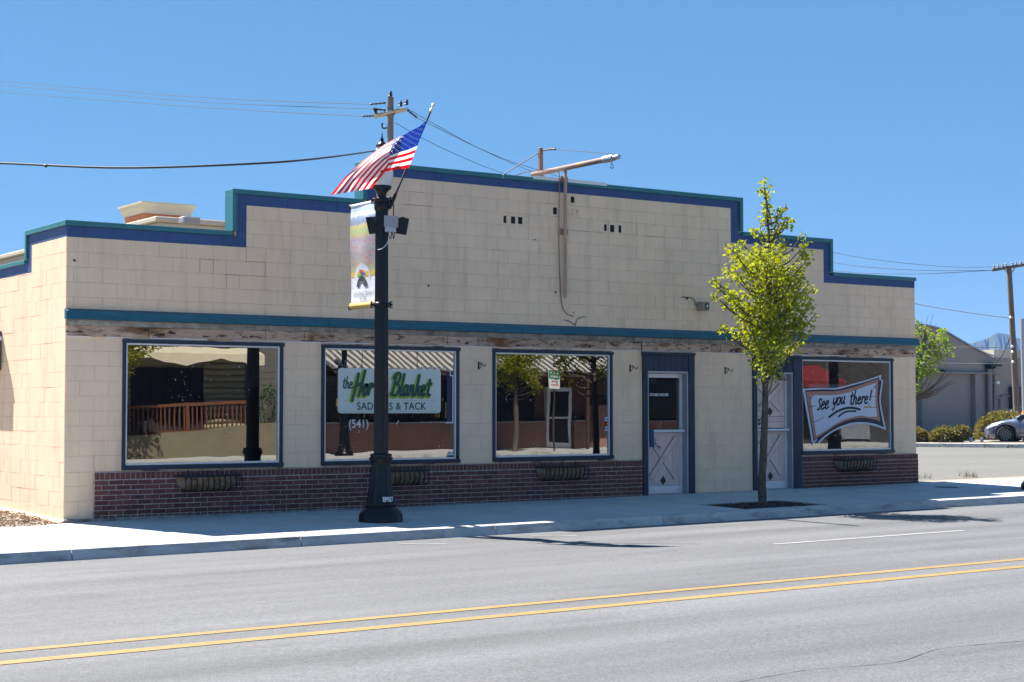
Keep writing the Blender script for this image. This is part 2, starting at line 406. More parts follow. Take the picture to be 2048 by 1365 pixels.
for i in range(420):
    x = uni(PX0+.04, PX1-.04); y = uni(PY0+.04, PY1-.04); z = walk_z(x, y)-.02; s_ = uni(.01, .03); q = uni(0, 3.14)
    p = [Vector((math.cos(q+k*1.57)*s_*(1 if k % 2 else .4), math.sin(q+k*1.57)*s_*(1 if k % 2 else .4), uni(0, .012))) for k in range(4)]
    b.add([Vector((x, y, z))+k for k in p]+[(x, y, z+.018)], [(0, 1, 4), (1, 2, 4), (2, 3, 4), (3, 0, 4)])
o = b.build('tree_pit_mulch', m_soil); tag(o, 'dark crumbly mulch round the foot of the young tree', 'mulch', kind='stuff')
# utility cover in the far sidewalk
c0 = on_walk(1893, 975); b = MB(); b.lathe([(.22, .0), (.22, .006), (.20, .008)], 20, (c0.x, c0.y, walk_z(c0.x, c0.y)))
tag(b.build('utility_cover', mat('iron_cover', (.06, .06, .06), .6)), 'round dark iron cover set in the sidewalk past the shop corner', 'utility cover')
# bark mulch beside the left wall
b = strip(-14, .0, -.265, 30, lambda x, y: walk_z(x, 0)-.012+.02*max(0, min(y, 3)), 10); o = b.build('planting_bed', m_dirt); o['kind'] = 'structure'
b = MB()
for i in range(2600):
    x = -abs(random.gauss(0, 1.2)) - .02; y = uni(-.25, 3.4); z = walk_z(x, 0)-.01+.02*max(0, y)
    l = uni(.02, .075); t = uni(.006, .016); a = uni(0, 6.28); e = uni(-.5, .5)
    d = Vector((math.cos(a)*math.cos(e), math.sin(a)*math.cos(e), math.sin(e))); s_ = Vector((-math.sin(a), math.cos(a), 0)); c = Vector((x, y, z+uni(.0, .03)))
    b.add([c-d*l/2-s_*t/2, c+d*l/2-s_*t*.3, c+d*l/2+s_*t*.4, c-d*l/2+s_*t/2, c+Vector((0, 0, t))], [(0, 1, 4), (1, 2, 4), (2, 3, 4), (3, 0, 4)])
tag(b.build('bark_mulch', m_bark_chip), 'loose tan bark chips along the foot of the sunlit side wall', 'mulch', kind='stuff')
# side street / lot to the right of the shop
b = strip(16.5, 90, -.02, 90, lambda x, y: gx(x)-.035, 12)
lot = b.build('side_street', m_lot); lot['kind'] = 'structure'
o = strip(16.48, 22.5, -.02, .7, lambda x, y: gx(x)-.02, 4).build('gravel_edge', m_dirt); o['kind'] = 'structure'
b = MB()
for (px_, py_) in ((1935, 953), (1941, 955), (1845, 957)):
    c = onZ(px_, py_, .09)
    for i in range(28):
        a = uni(0, 6.28); h = uni(.05, .16); dx, dy = math.cos(a)*uni(.02, .25), math.sin(a)*uni(.02, .2); e = Vector((c.x+dx, c.y+dy, .09)); t = e+Vector((uni(-.06, .06), uni(-.06, .06), h))
        b.add([e+Vector((.006, 0, 0)), e-Vector((.006, 0, 0)), t], [(0, 1, 2)])
tag(b.build('dry_weeds', mat('dry_weed', (.38, .27, .10), .9)), 'dry yellow weeds along the cracked edge of the lot', 'weeds', kind='stuff')
# opposite sidewalk (seen mirrored in the windows)
def opp_z(x, y=0): return gx(x)-.055
OK_ = -22.8
o = strip(-40, 80, -34, OK_, lambda x, y: opp_z(x), 16).build('far_sidewalk', m_slab); o['kind'] = 'structure'
kb = empty('far_side_kerb', kind='structure')
for i in range(12):
    a = 2+3.2*i; b = MB(); b.add([(x, y, z) for x in (a, a+3.19) for (y, z) in ((OK_+.16, road_z(x)-.05), (OK_+.14, opp_z(x)+.004), (OK_+.002, opp_z(x)+.005), (OK_+.002, road_z(x)-.05))], [(0, 1, 5, 4), (1, 2, 6, 5), (2, 3, 7, 6), (0, 3, 2, 1), (4, 5, 6, 7)])
    b.build('kerb_segment', m_kerb, kb)

# ================================================================== the shop
W = 16.46
shop = empty('shop_building', (0, 0, 0), 'tan painted block store with stepped parapet, blue band and brick base', 'building')
# ---- core walls (behind the block faces)
b = MB(); Y0, Y1 = .011, .2
b.box(.002, W, Y0, Y1, 2.44, 3.93); b.box(2.44, 14.21, Y0, Y1, 3.93, 4.53); b.box(4.54, 11.98, Y0, Y1, 4.53, 5.11)
for a, c in ((.011, .81), (3.17, 3.83), (6.16, 6.83), (9.15, 9.82), (10.92, 12.29), (15.80, W-.002)): b.box(a, c, Y0, Y1, -.3, 2.44)
for a, c in ((.81, 3.17), (3.83, 6.16), (6.83, 9.15), (13.42, 15.80)): b.box(a, c, Y0, Y1, -.3, .672)
b.box(.011, Y1, Y1, 1.52, -.3, 3.93); b.box(.011, Y1, 1.52, 14, -.3, 3.53); b.box(W-.2, W-.002, Y1, 14, -.3, 3.4); b.box(.2, W-.2, 13.8, 14, -.3, 3.4)
b.build('wall', m_joint, shop)
b = MB(); b.box(.2, W-.2, .2, 13.8, 3.05, 3.2); b.build('roof', m_steel, shop)
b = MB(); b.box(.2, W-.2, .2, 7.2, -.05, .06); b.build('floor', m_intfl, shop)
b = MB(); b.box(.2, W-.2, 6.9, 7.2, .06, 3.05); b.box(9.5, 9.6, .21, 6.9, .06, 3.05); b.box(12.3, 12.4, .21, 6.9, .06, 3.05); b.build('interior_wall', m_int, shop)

# ---- blocks
blocks = []   # (face, a0, a1, z0, z1, mat, holes)   face 'f' front, 'l' left wall (a = y)
def course(face, segs, z0, z1, off, M, bl=.4, holes=()):
    for (s0, s1) in segs:
        k = math.floor((s0-off)/bl); xs = [s0]
        while True:
            k += 1; x = off+k*bl
            if x >= s1-.06: break
            if x > s0+.06: xs.append(x)
        xs.append(s1)
        for a, c in zip(xs, xs[1:]):
            hs = [h for h in holes if h[2] > z0 and h[3] < z1 and a < (h[0]+h[1])/2 < c]
            blocks.append((face, a, c, z0, z1, M, [(max(h[0], a+.025), min(h[1], c-.025), h[2], h[3]) for h in hs]))
HOLES = [(7.017, 7.084, 4.423, 4.538), (7.16, 7.247, 4.425, 4.538), (7.295, 7.382, 4.426, 4.539), (7.98, 8.059, 4.625, 4.738), (8.205, 8.285, 4.625, 4.738), (8.31, 8.385, 4.627, 4.736), (8.425, 8.495-.02, 4.629, 4.737), (8.2, 8.262, 4.835, 4.940), (8.335, 8.41, 4.839, 4.939), (9.014, 9.085, 4.42, 4.53), (9.139, 9.232, 4.412, 4.53), (9.317, 9.379, 4.412, 4.533)]
low = [[0, .79], [3.185, 3.81], [6.183, 6.81], [9.17, 9.808], [10.932, 12.28], [15.822, W]]
zl = [-.02+.094*0, .074, .274, .474, .66]
for i, (z0, z1) in enumerate(zip(zl, zl[1:])):
    course('f', [(0, .398), (10.932, 12.28)], z0, z1, .2*(i % 2), m_tan)
z0 = .674
i = 0
for z0, z1 in zip([.66, .874, 1.074, 1.274, 1.474, 1.674, 1.874, 2.074, 2.274], [.874, 1.074, 1.274, 1.474, 1.674, 1.874, 2.074, 2.274, 2.468]):
    course('f', low, z0, z1, .2*(i % 2), m_tan); i += 1
i = 0
for z0, z1 in zip([2.80, 2.99, 3.19, 3.39, 3.59], [2.99, 3.19, 3.39, 3.59, 3.79]):
    course('f', [(0, W)], z0, z1, .3 if i % 2 else .1, m_tan); i += 1
for z0, z1 in ((3.79, 3.99), (3.99, 4.19), (4.19, 4.39)):
    course('f', [(2.605, 14.05)], z0, z1, .1 if i % 2 == 0 else .3, m_tan)
    course('f', [(2.45, 2.605), (14.05, 14.20)], z0, z1, .2, m_blue); i += 1
for z0, z1, of in ((4.39, 4.59, .3), (4.59, 4.79, .1), (4.79, 4.99, .3)):
    course('f', [(4.72, 11.80)], z0, z1, of, m_tan, holes=HOLES)
    course('f', [(4.55, 4.72), (11.80, 11.97)], z0, z1, .2, m_blue)
course('f', [(0, 2.45), (14.20, W)], 3.79, 3.94, .25, m_blue)
course('f', [(2.45, 4.55), (11.97, 14.20)], 4.39, 4.545, .05, m_blue)
course('f', [(4.55, 11.97)], 4.99, 5.125, .15, m_blue)
i = 0
for k in range(20):
    z1 = 3.79-.2*k; z0 = max(z1-.2, -.05)
    if z1 < 0: break
    end = 1.43 if z0 > 3.41 else 4.6
    if z0 < 3.41 < z1:
        course('l', [(.012, 1.43)], z0, z1, .2*(k % 2), m_tan); course('l', [(1.43, 4.6)], z0, 3.41, .2*(k % 2), m_tan)
    else: course('l', [(.012, end)], z0, z1, .2*(k % 2), m_tan)
course('l', [(.012, 1.6)], 3.79, 3.94, .0, m_blue); course('l', [(1.43, 1.6)], 3.59, 3.79, .0, m_blue); course('l', [(1.43, 1.6)], 3.41, 3.59, .1, m_blue); course('l', [(1.6, 4.6)], 3.41, 3.55, .1, m_blue)
def block_geo(B, w_, h, holes=(), g=.0011, c=.0024, d=.0115):
    x0, x1, z0, z1 = g, w_-g, g, h-g
    f = [(x0+c, 0, z0+c), (x1-c, 0, z0+c), (x1-c, 0, z1-c), (x0+c, 0, z1-c)]
    m_ = [(x0, c*.7, z0), (x1, c*.7, z0), (x1, c*.7, z1), (x0, c*.7, z1)]
    k_ = [(x0, d, z0), (x1, d, z0), (x1, d, z1), (x0, d, z1)]
    B.add(f+m_+k_, ([(0, 1, 2, 3)] if not holes else [])+[(4+i, 4+(i+1) % 4, (i+1) % 4, i) for i in range(4)]+[(8+i, 8+(i+1) % 4, 4+(i+1) % 4, 4+i) for i in range(4)])
    if holes:
        xs = sorted({x0+c, x1-c, *[q for h_ in holes for q in h_[:2]]}); zs = sorted({z0+c, z1-c, *[q for h_ in holes for q in h_[2:]]})
        for a, e in zip(xs, xs[1:]):
            for p, q in zip(zs, zs[1:]):
                cx, cz = (a+e)/2, (p+q)/2
                if any(h_[0] < cx < h_[1] and h_[2] < cz < h_[3] for h_ in holes): continue
                B.quad((a, 0, p), (e, 0, p), (e, 0, q), (a, 0, q))
        for a, e, p, q in holes:
            D = .0105
            for s, t in (((a, p), (e, p)), ((e, p), (e, q)), ((e, q), (a, q)), ((a, q), (a, p))):
                B.quad((t[0], 0, t[1]), (s[0], 0, s[1]), (s[0], D, s[1]), (t[0], D, t[1]))
            B.k = 1; B.quad((a, D, p), (e, D, p), (e, D, q), (a, D, q)); B.k = 0
    return B
def world_c(bk):
    f, a, c, z0, z1 = bk[:5]; p = Vector(((a+c)/2, 0, (z0+z1)/2)) if f == 'f' else Vector((0, (a+c)/2, (z0+z1)/2))
    n = Vector((0, -1, 0)) if f == 'f' else Vector((-1, 0, 0)); v = CAM-p
    vis = 1
    q = p-CAM; dep = q.dot(FW); u = 1024+F*q.dot(RT)/dep
    if u < -10: vis = 0
    return (c-a)*(z1-z0)*abs(v.normalized().dot(n))/v.length**2*vis
blocks.sort(key=lambda k: -world_c(k)-(1 if k[6] else 0))
hole_dark = mat('vent_dark', (.02, .02, .025), 1.)
CACHE = {}
rest = {}
for n, bk in enumerate(blocks):
    f, a, c, z0, z1, M, hs = bk
    w_, h = c-a, z1-z0
    loc = (a, uni(-.0012, .0008), z0) if f == 'f' else (uni(-.002, .001), c, z0)
    rot = None if f == 'f' else (0, 0, R(-90))
    if n < 300 or hs:
        key = (round(w_, 3), round(h, 3), M.name, n+1 if hs else 0)
        if key not in CACHE:
            B = MB(); block_geo(B, w_, h, [(p-a, q-a, r_-z0, s-z0) for p, q, r_, s in hs]); CACHE[key] = B.mesh('block', [M, hole_dark])
        link('block', CACHE[key], shop, loc, rot)
    else:
        B = rest.setdefault(M.name, (MB(), M))[0]; T = MB(); block_geo(T, w_, h)
        if f == 'f': vs = [(x+loc[0], y+loc[1], z+loc[2]) for x, y, z in T.v]
        else: vs = [(y+loc[0], -x+loc[1], z+loc[2]) for x, y, z in T.v]
        B.add(vs, T.f)
for k, (B, M) in rest.items():
    o = B.build('block_courses', M, shop); o['kind'] = 'stuff'
# plain rear run of the side wall beyond the blocks
b = MB(); b.box(-.001, .011, 4.6, 14, -.3, 3.41); b.build('rear_wall_face', m_tan, shop)
b = MB(); b.box(-.001, .011, 4.6, 14, 3.41, 3.55); b.build('rear_band', m_blue, shop)
# opened, dirty joints and stair cracks
b = MB()
def jl(x0, x1, z): 
    x = x0
    while x < x1:
        d = min(uni(.04, .25), x1-x)
        if rnd() < .8: t = uni(.0008, .0032); b.box(x, x+d, -.0025, .006, z-t, z+t*.6)
        x += d
def jv(x, z0, z1): b.box(x-.0016, x+.0016, -.0025, .006, z0, z1)
def pj(u, v): q = onY(u, v); return q.x, q.z
for (u0, v0, u1, v1) in ((1073, 409, 1110, 411), (1108, 434, 1122, 436), (1130, 461, 1205, 468), (1240, 470, 1252, 472), (1245, 446, 1268, 450), (1290, 474, 1325, 478), (1300, 451, 1312, 452), (820, 385, 850, 391), (810, 410, 870, 416), (1064, 479, 1078, 482), (985, 500, 1008, 503), (1360, 596, 1372, 598)):
    p = pj(u0, v0); q = pj(u1, v1); zc = (p[1]+q[1])/2; zg = .19+.2*round((zc-.19)/.2); jl(p[0], q[0], zg)
for (x, z0, z1) in ((9.1, 4.39, 4.59), (9.7, 4.39, 4.59)): jv(x, z0, z1)
for x0, x1, z in ((2.6, 2.9, 3.59), (1.9, 2.3, 3.59), (2.1, 2.5, 3.39), (2.5, 2.9, 3.39)): jl(x0, x1, z)
for x, z0, z1 in ((2.61, 3.59, 3.79), (2.9, 3.39, 3.59), (2.1, 3.39, 3.59), (2.3, 3.19, 3.39), (1.9, 3.39, 3.59)): jv(x, z0, z1)
o = b.build('open_joint', m_crack, shop); o['kind'] = 'stuff'
b = MB()
for u, v, s in ((1111, 585, .03), (857, 572, .025), (1374, 597, .04), (1085, 555, .012), (149, 521, .025), (1070, 480, .02), (1147, 626, .02), (1366, 652, .015), (1290, 618, .012)):
    x, z = pj(u, v); n = 7; b.add([(x+s*uni(.6, 1)*math.cos(k*6.283/n), -.0028, z+s*uni(.4, .9)*math.sin(k*6.283/n)) for k in range(n)], [tuple(range(n))])
b.build('chipped_spot', m_crack, shop)

# ---- metal caps on the parapet
def cap(x0, x1, y0, y1, z0, z1): B = MB(); B.bev(x0, x1, y0, y1, z0, z1, .005); B.build('cap_flashing', m_teal, shop)
FY = -.03
for a, c, z in ((-.03, 2.378, 4.01), (2.38, 4.478, 4.612), (14.272, W+.02, 3.99), (12.072, 14.27, 4.595)): cap(a, c, FY, .24, z-.068, z)
for a in (4.48, 7.0, 9.5): cap(a, min(a+2.5, 12.07)-.004 if a < 9.4 else 12.07, FY, .24, 5.12, 5.19)
cap(2.38, 2.452, FY, .24, 4.012, 4.543); cap(4.48, 4.552, FY, .24, 4.614, 5.119); cap(11.998, 12.07, FY, .24, 4.597, 5.119); cap(14.198, 14.27, FY, .24, 3.992, 4.526)
cap(-.03, .24, .241, 1.66, 3.942, 4.01); cap(-.03, .24, 1.592, 1.66, 3.605, 3.941); cap(-.03, .24, 1.661, 14, 3.545, 3.604)
# ---- teal fascia and weathered header
xs = [-.02, 3.9, 8.62, 12.9, W+.04]
for a, c in zip(xs, xs[1:]):
    b = MB(); b.prism([(.0, 2.835), (-.07, 2.80), (-.085, 2.70), (-.075, 2.690), (.0, 2.695)], a, c-.006, 'x'); b.build('fascia_board', m_teal2, shop)
b = MB(); x = 0
while x < W-.02:
    e = min(x+uni(1.6, 3.2), W-.01); b.prism([(.0, 2.692), (-.035-uni(0, .006), 2.688), (-.03, 2.64), (-.018, 2.612), (.0, 2.612)], x, e-.004, 'x'); x = e
b.build('grey_ledge', m_conc_old, shop)
x = .0
for L_ in (1.15, 1.75, .62, 2.45, .55, 2.5, 2.3, .2, 2.35, 1.3, 1.29):
    e = min(x+L_, W); b = MB(); b.bev(x+.004, e-.004, -.022+uni(-.004, .004), .010, 2.474+uni(-.004, .004), 2.610, .004); b.build('board', m_wood, shop); x = e
b = MB(); x = 0
while x < W:      # torn caulk strip under the boards
    e = min(x+uni(.1, .5), W)
    if rnd() < .8: b.box(x, e, -.012-uni(0, .008), .009, 2.464-uni(0, .008), 2.473)
    x = e
o = b.build('caulk_strip', m_white, shop); o['kind'] = 'stuff'
# ---- concrete footing
for a, c in zip((0, 4.2, 8.6), (4.2, 8.6, 9.80)):
    b = MB(); n = 10; A = []
    for i in range(n+1):
        x = a+(c-a)*i/n; zt = .047+uni(-.008, .008); A += [(x, -.075-uni(0, .012), walk_z(x, -.08)-.02), (x, -.062-uni(0, .012), zt-.012), (x, -.028, zt), (x, .01, zt)]
    b.add(A, [(4*i+j, 4*i+4+j, 4*i+5+j, 4*i+1+j) for i in range(n) for j in range(3)]); b.build('footing', m_conc_old, shop)
b = MB(); n = 20; A = []
for i in range(n+1):
    y = -.03+5*i/n; A += [(-.07-uni(0, .01), y, -.1), (-.062-uni(0, .01), y, .0+.012*y+uni(-.005, .005)), (.0, y, .035+.014*y)]
b.add(A, [(3*i+j, 3*i+1+j, 3*i+4+j, 3*i+3+j) for i in range(n) for j in range(2)]); b.build('side_footing', m_tan, shop)
# ---- brick base
bricks = []
for (X0, X1) in ((.405, 9.80), (13.445, W+.025)):
    b = MB(); b.box(X0+.004, X1-.004, -.0215, .010, -.2, .651); b.build('mortar_bed', m_mortar, shop)
    x = X0
    while x < X1-.03: bricks.append((x, min(x+.0722, X1), .549, .649)); x += .0722
    zt = .545
    for r_ in range(7):
        x = X0 - (.1016 if r_ % 2 else 0)
        while x < X1-.02:
            a = max(x, X0); c = min(x+.2032, X1)
            if c-a > .03 and zt > walk_z(a, 0)+.02: bricks.append((a, c, zt-.0672, zt))
            x += .2032
        zt -= .0672
    x = X0
    while x < X1-.03:
        if walk_z(x, 0) < .06: bricks.append((x, min(x+.098, X1), max(.02, zt-.05), zt))
        x += .1016
def bsize(k):
    p = Vector(((k[0]+k[1])/2, 0, k[2])); return (k[1]-k[0])*(k[3]-k[2])/(CAM-p).length**2*(CAM-p).normalized().y
bricks.sort(key=bsize)
rb = MB(); BC = {}
for n, (a, c, z0, z1) in enumerate(bricks):
    y = -.030+uni(-.003, .002)
    if n < 300:
        key = (round(c-a, 3), round(z1-z0, 3))
        if key not in BC: q = MB(); block_geo(q, key[0], key[1], (), .0055, .003, .012); BC[key] = q.mesh('brick', m_brick)
        link('brick', BC[key], shop, (a, y, z0+uni(-.001, .001)))
    else:
        q = MB(); block_geo(q, c-a, z1-z0, (), .0055, .003, .012); rb.add([(p[0]+a, p[1]+y, p[2]+z0) for p in q.v], q.f)
o = rb.build('brick_courses', m_brick, shop); o['kind'] = 'stuff'
# ---- windows
def window(x0, x1, z0, z1, g):
    b = MB(); t = .045
    b.bev(x0, x0+t, -.028, .05, z0+.04, z1-.035, .003); b.bev(x1-t, x1, -.028, .05, z0+.04, z1-.035, .003); b.bev(x0-.008, x1+.02, -.034, .05, z1-.034, z1+.012, .003)
    b.bev(x0-.004, x1+.004, -.052, .05, z0-.018, z0+.039, .003)
    o = b.build('window', m_navy, shop)
    b = MB(); a, c, p, q = x0+t+.001, x1-t-.001, z0+.041, z1-.036; s = .024
    b.bev(a, a+s, -.006, .06, p, q, .002); b.bev(c-s, c, -.006, .06, p, q, .002); b.bev(a+s, c-s, -.006, .06, q-s, q, .002); b.bev(a+s, c-s, -.012, .06, p, p+s+.004, .002)
    b.build('frame', m_alu, o)
    gl = MB(); gl.quad((a+s-.004, .02, p+s), (c-s+.004, .02, p+s), (c-s+.004, .02, q-s+.004), (a+s-.004, .02, q-s+.004))
    gl.build('pane', g, o)
    sp = MB()       # flecks of old paint left on the glass
    for i in range(30):
        cx = uni(a+.2, c-.2); cz = random.choice((uni(p+.1, q-.1), q-.35+random.gauss(0, .15), (p+q)/2+random.gauss(0, .3))); cz = min(max(cz, p+.06), q-.05)
        for k in range(random.choice((1, 1, 2, 5))):
            x = cx+random.gauss(0, .035); z = min(max(cz+random.gauss(0, .05), p+.05), q-.04); r_ = uni(.0015, .007)
            sp.add([(x-r_, .0185, z-r_*uni(.5, 1.6)), (x+r_, .0185, z-r_*.6), (x+r_*.8, .0185, z+r_*uni(.5, 2)), (x-r_, .0185, z+r_)], [(0, 1, 2, 3)])
    q_ = sp.build('paint_flecks', m_white, o); q_['kind'] = 'stuff'
    return o
wins = [window(.79, 3.185, .694, 2.43, m_glass), window(3.81, 6.183, .694, 2.425, m_glass), window(6.81, 9.17, .70, 2.42, m_glass), window(13.43, 15.822, .70, 2.42, m_glass4)]
# ---- doors
def door(x0, x1, o0, o1, zt, lower_only):
    b = MB(); z0 = walk_z(x0, 0)-.02
    b.bev(x0, o0, -.035, .02, z0, 2.404, .003); b.bev(o1, x1, -.035, .02, z0, 2.404, .003); b.bev(x0-.02, x1+.01, -.05, .02, 2.405, 2.446, .003)
    sur = b.build('door_surround', m_navy, shop)
    n = 7; wd = (o1-o0)/n
    for i in range(n):
        q = MB(); q.bev(o0+i*wd+.002, o0+(i+1)*wd-.002, -.022, .02, zt, 2.403, .004); q.build('board', m_navy, sur)
    # metal jamb, leaf set back
    D = .12; zb = walk_z((x0+x1)/2, 0)-.01
    b = MB(); b.bev(o0+.001, o0+.028, -.02, D+.03, zb, zt-.002, .002); b.bev(o1-.035, o1-.001, -.02, D+.03, zb, zt-.002, .002); b.bev(o0+.029, o1-.036, -.02, D+.03, zt-.04, zt-.003, .002)
    b.box(o0+.029, o1-.036, -.03, D+.03, zb, zb+.02)
    dr = b.build('door', m_alu_jamb, shop)
    l0, l1 = o0+.030, o1-.037
    b = MB(); st = .055; zr = zb+.15
    b.bev(l0, l0+st*.6, D-.03, D+.02, zb+.022, zt-.043, .003); b.bev(l1-st, l1, D-.03, D+.02, zb+.022, zt-.043, .003); b.bev(l0+st*.6, l1-st, D-.03, D+.02, zb+.022, zr, .003); b.bev(l0+st*.6, l1-st, D-.03, D+.02, zt-.11, zt-.043, .003)
    b.build('leaf_frame', m_alu, dr)
    b = MB(); b.tube([(l0+.01, D-.075, 1.125), (l1-.01, D-.075, 1.125)], .024, 10); b.box(l0+.03, l0+.06, D-.07, D-.03, 1.11, 1.14); b.box(l1-.06, l1-.03, D-.07, D-.03, 1.11, 1.14); b.build('push_bar', m_alu, dr)
    p0, p1 = l0+st*.6+.001, l1-st-.001
    def panel(za, zc, flip):
        n = 5; wd = (p1-p0)/n
        for i in range(n):
            q = MB(); q.bev(p0+i*wd+.0012, p0+(i+1)*wd-.0012, D-.006, D+.014, za, zc, .002); q.build('plank', m_pink, dr)
        e = .075
        for (a, c) in ((za, za+e*1.1), (zc-e*.5, zc)):
            q = MB(); q.bev(p0+.001, p1-.001, D-.014, D-.0062, a+.001, c-.001, .002); q.build('rail', m_pink, dr)
        for (a, c) in ((p0+.001, p0+.045), (p1-.05, p1-.001)):
            q = MB(); q.bev(a, c, D-.014, D-.0062, za+e*1.1+.002, zc-e*.5-.002, .002); q.build('stile', m_pink, dr)
        A = Vector((p0+.05, za+e*1.15)); Cc = Vector((p1-.055, zc-e*.6)); Bv = Vector((p1-.055, za+e*1.15)); Dv = Vector((p0+.05, zc-e*.6))
        for j, (s, t) in enumerate(((A, Cc), (Dv, Bv))):
            d = (t-s).normalized(); nn = Vector((-d.y, d.x))*.042
            y0 = D-.030 if j == 0 else D-.020; y1 = D-.0205 if j == 0 else D-.0065
            q = MB(); dd = d*.05
            q.prism([tuple(s+dd-nn), tuple(t-dd-nn), tuple(t-dd+nn), tuple(s+dd+nn)], y0, y1); q.build('brace', m_pink, dr)
            q = MB()
            for sg in (-1, 1):
                nn2 = nn*1.06*sg; nn3 = nn*1.2*sg; q.prism([tuple(s+dd+nn2), tuple(t-dd+nn2), tuple(t-dd+nn3), tuple(s+dd+nn3)], y1-.002, y1-.001+.0005)
            q.build('brace_gap', m_dkbrown, dr)
        q = MB(); q.prism([((p0+p1)/2+dx, za+.085+dz) for dx, dz in ((0, -.075), (.06, 0), (0, .075), (-.06, 0))], D-.024, D-.0145); q.build('diamond_plaque', m_dkbrown, dr)
    panel(zr+.002, 1.095, 0)
    if lower_only:
        b = MB(); b.quad((p0, D, 1.10), (p1, D, 1.10), (p1, D, zt-.112), (p0, D, zt-.112)); b.build('pane', m_dglass, dr)
        b = MB(); b.bev(p0, p1, D-.02, D+.02, 1.0965, 1.15, .003); b.build('mid_rail', m_alu, dr)
        b = MB()
        for i in range(16):
            x = uni(p0+.14, p0+.30); z = 1.0-.25*(x-p0-.14)*4+uni(-.07, .07); r_ = uni(.006, .02)
            b.add([(x+r_*math.cos(k)*uni(.5, 1), D-.0315, z+r_*1.5*math.sin(k)*uni(.5, 1)) for k in (0, 1.2, 2.5, 3.7, 5)], [(0, 1, 2, 3, 4)])
        for i in range(26):
            t = rnd(); x = p0+.1+.5*t+uni(-.04, .04); z = 1.02-.72*t+uni(-.04, .04); r_ = uni(.003, .011)
            b.add([(x+r_*math.cos(k)*uni(.5, 1), D-.0312, z+r_*math.sin(k)*uni(.6, 1.6)) for k in (0, 1.2, 2.5, 3.7, 5)], [(0, 1, 2, 3, 4)])
        o = b.build('peeled_patch', m_dkbrown, dr); o['kind'] = 'stuff'
    else:
        for za, zc in ((1.16, 1.265), (1.27, 1.36)):
            q = MB(); q.bev(p0+.001, p1-.001, D-.014, D+.014, za, zc, .002); q.build('rail', m_pink, dr)
        panel(1.365, zt-.16, 1)
        q = MB(); q.bev(p0, p1, D-.006, D+.014, zt-.159, zt-.111, .002); q.build('rail', m_pink, dr)
        for z in (1.235, 1.305):
            q = MB(); q.tube([(p0-.01, D-.03, z+.02), (p0+.03, D-.03, z-.025), (p0+.06, D-.03, z+.025), (p0+.09, D-.03, z-.02), (p0+.12, D-.03, z+.02)], .011, 6); q.box(p0-.03, p0+.005, D-.04, D-.016, z-.03, z+.035); q.build('iron_latch', m_blackmat, dr)
    return dr, p0, p1, D
d1 = door(9.81, 10.932, 9.905, 10.80, 2.135, True)
d2 = door(12.282, 13.428, 12.37, 13.245, 2.15, False)
text('lettering', 'STORE HOURS', .062, m_white, (10.27, .118, 1.735), d1[0], bold=.002)
text('lettering', '180', .15, m_blackmat, (10.12, .118, 1.965), d1[0], bold=.004, sx=.8)
b = MB()
for z, h in ((1.70, .03), (1.62, .05), (1.30, .07), (1.20, .10)): b.box(9.958, 9.985, .113, .117, z, z+h)
b.build('sticker', m_white, d1[0])
b = MB(); b.prism([(6.05+.055*math.cos(R(22.5+45*k)), .80+.055*math.sin(R(22.5+45*k))) for k in range(8)], .008, .014); st = b.build('security_sticker', m_white, wins[1])
b = MB(); b.box(5.975, 6.125, .008, .014, .735, .79); b.build('sticker_label', m_white, wins[1])
text('lettering', 'SECURITY', .030, m_blackmat, (6.05, .006, .763), wins[1], bold=.001); text('lettering', 'PROTECTED', .017, m_blackmat, (6.05, .006, .822), wins[1])
cs = [(m_white, 1.30), (mat('card_dark', (.03, .03, .05)), 1.22), (m_white, 1.145)]
for M, z in cs:
    b = MB(); b.box(9.035, 9.115, .009, .014, z, z+.062); b.build('card_sticker', M, wins[2])
b = MB(); b.lathe([(.022, 0), (.022, .002)], 14); o = b.build('red_dot', mat('card_red', (.6, .04, .03)), wins[2], (9.062, .008, 1.251)); o.rotation_euler = FACE
b = MB(); b.lathe([(.022, 0), (.022, .002)], 14); o = b.build('amber_dot', mat('card_amber', (.7, .35, .03)), wins[2], (9.088, .0055, 1.251)); o.rotation_euler = FACE
b = MB(); b.box(9.045, 9.105, .006, .008, 1.165, 1.185); b.box(9.045, 9.105, .006, .008, 1.32, 1.34); b.build('card_stripe', mat('card_blue', (.03, .06, .3)), wins[2])

# ================================================================== painted signs in the windows
m_signwhite = mat('sign_board_paint', (.60, .66, .62), .5, .05, 3)
m_green = mat('sign_dark_green', (.012, .075, .06), .5); m_lime = mat('sign_lime', (.30, .40, .03), .5, .1, 20)
def stroke(B, pts, w_, y, closed=False):
    P = [Vector((p[0], p[1])) for p in pts]
    n = len(P); L_ = []; R_ = []
    for i in range(n):
        a = P[max(i-1, 0)]; c = P[min(i+1, n-1)]; d = (c-a); d = d.normalized() if d.length > 1e-6 else Vector((1, 0))
        nn = Vector((-d.y, d.x))*w_/2; L_.append(P[i]+nn); R_.append(P[i]-nn)
    d0 = (P[0]-P[1]).normalized()*w_*.35; d1 = (P[-1]-P[-2]).normalized()*w_*.35
    vs = [(P[0].x+d0.x, y, P[0].y+d0.y)]
    for i in range(n): vs += [(L_[i].x, y, L_[i].y), (R_[i].x, y, R_[i].y)]
    vs.append((P[-1].x+d1.x, y, P[-1].y+d1.y))
    k = len(vs)-1
    fs = [(0, 2, 1)] + [(1+2*i, 2+2*i, 4+2*i, 3+2*i) for i in range(n-1)] + [(k-2, k-1, k)]
    B.add(vs, fs)
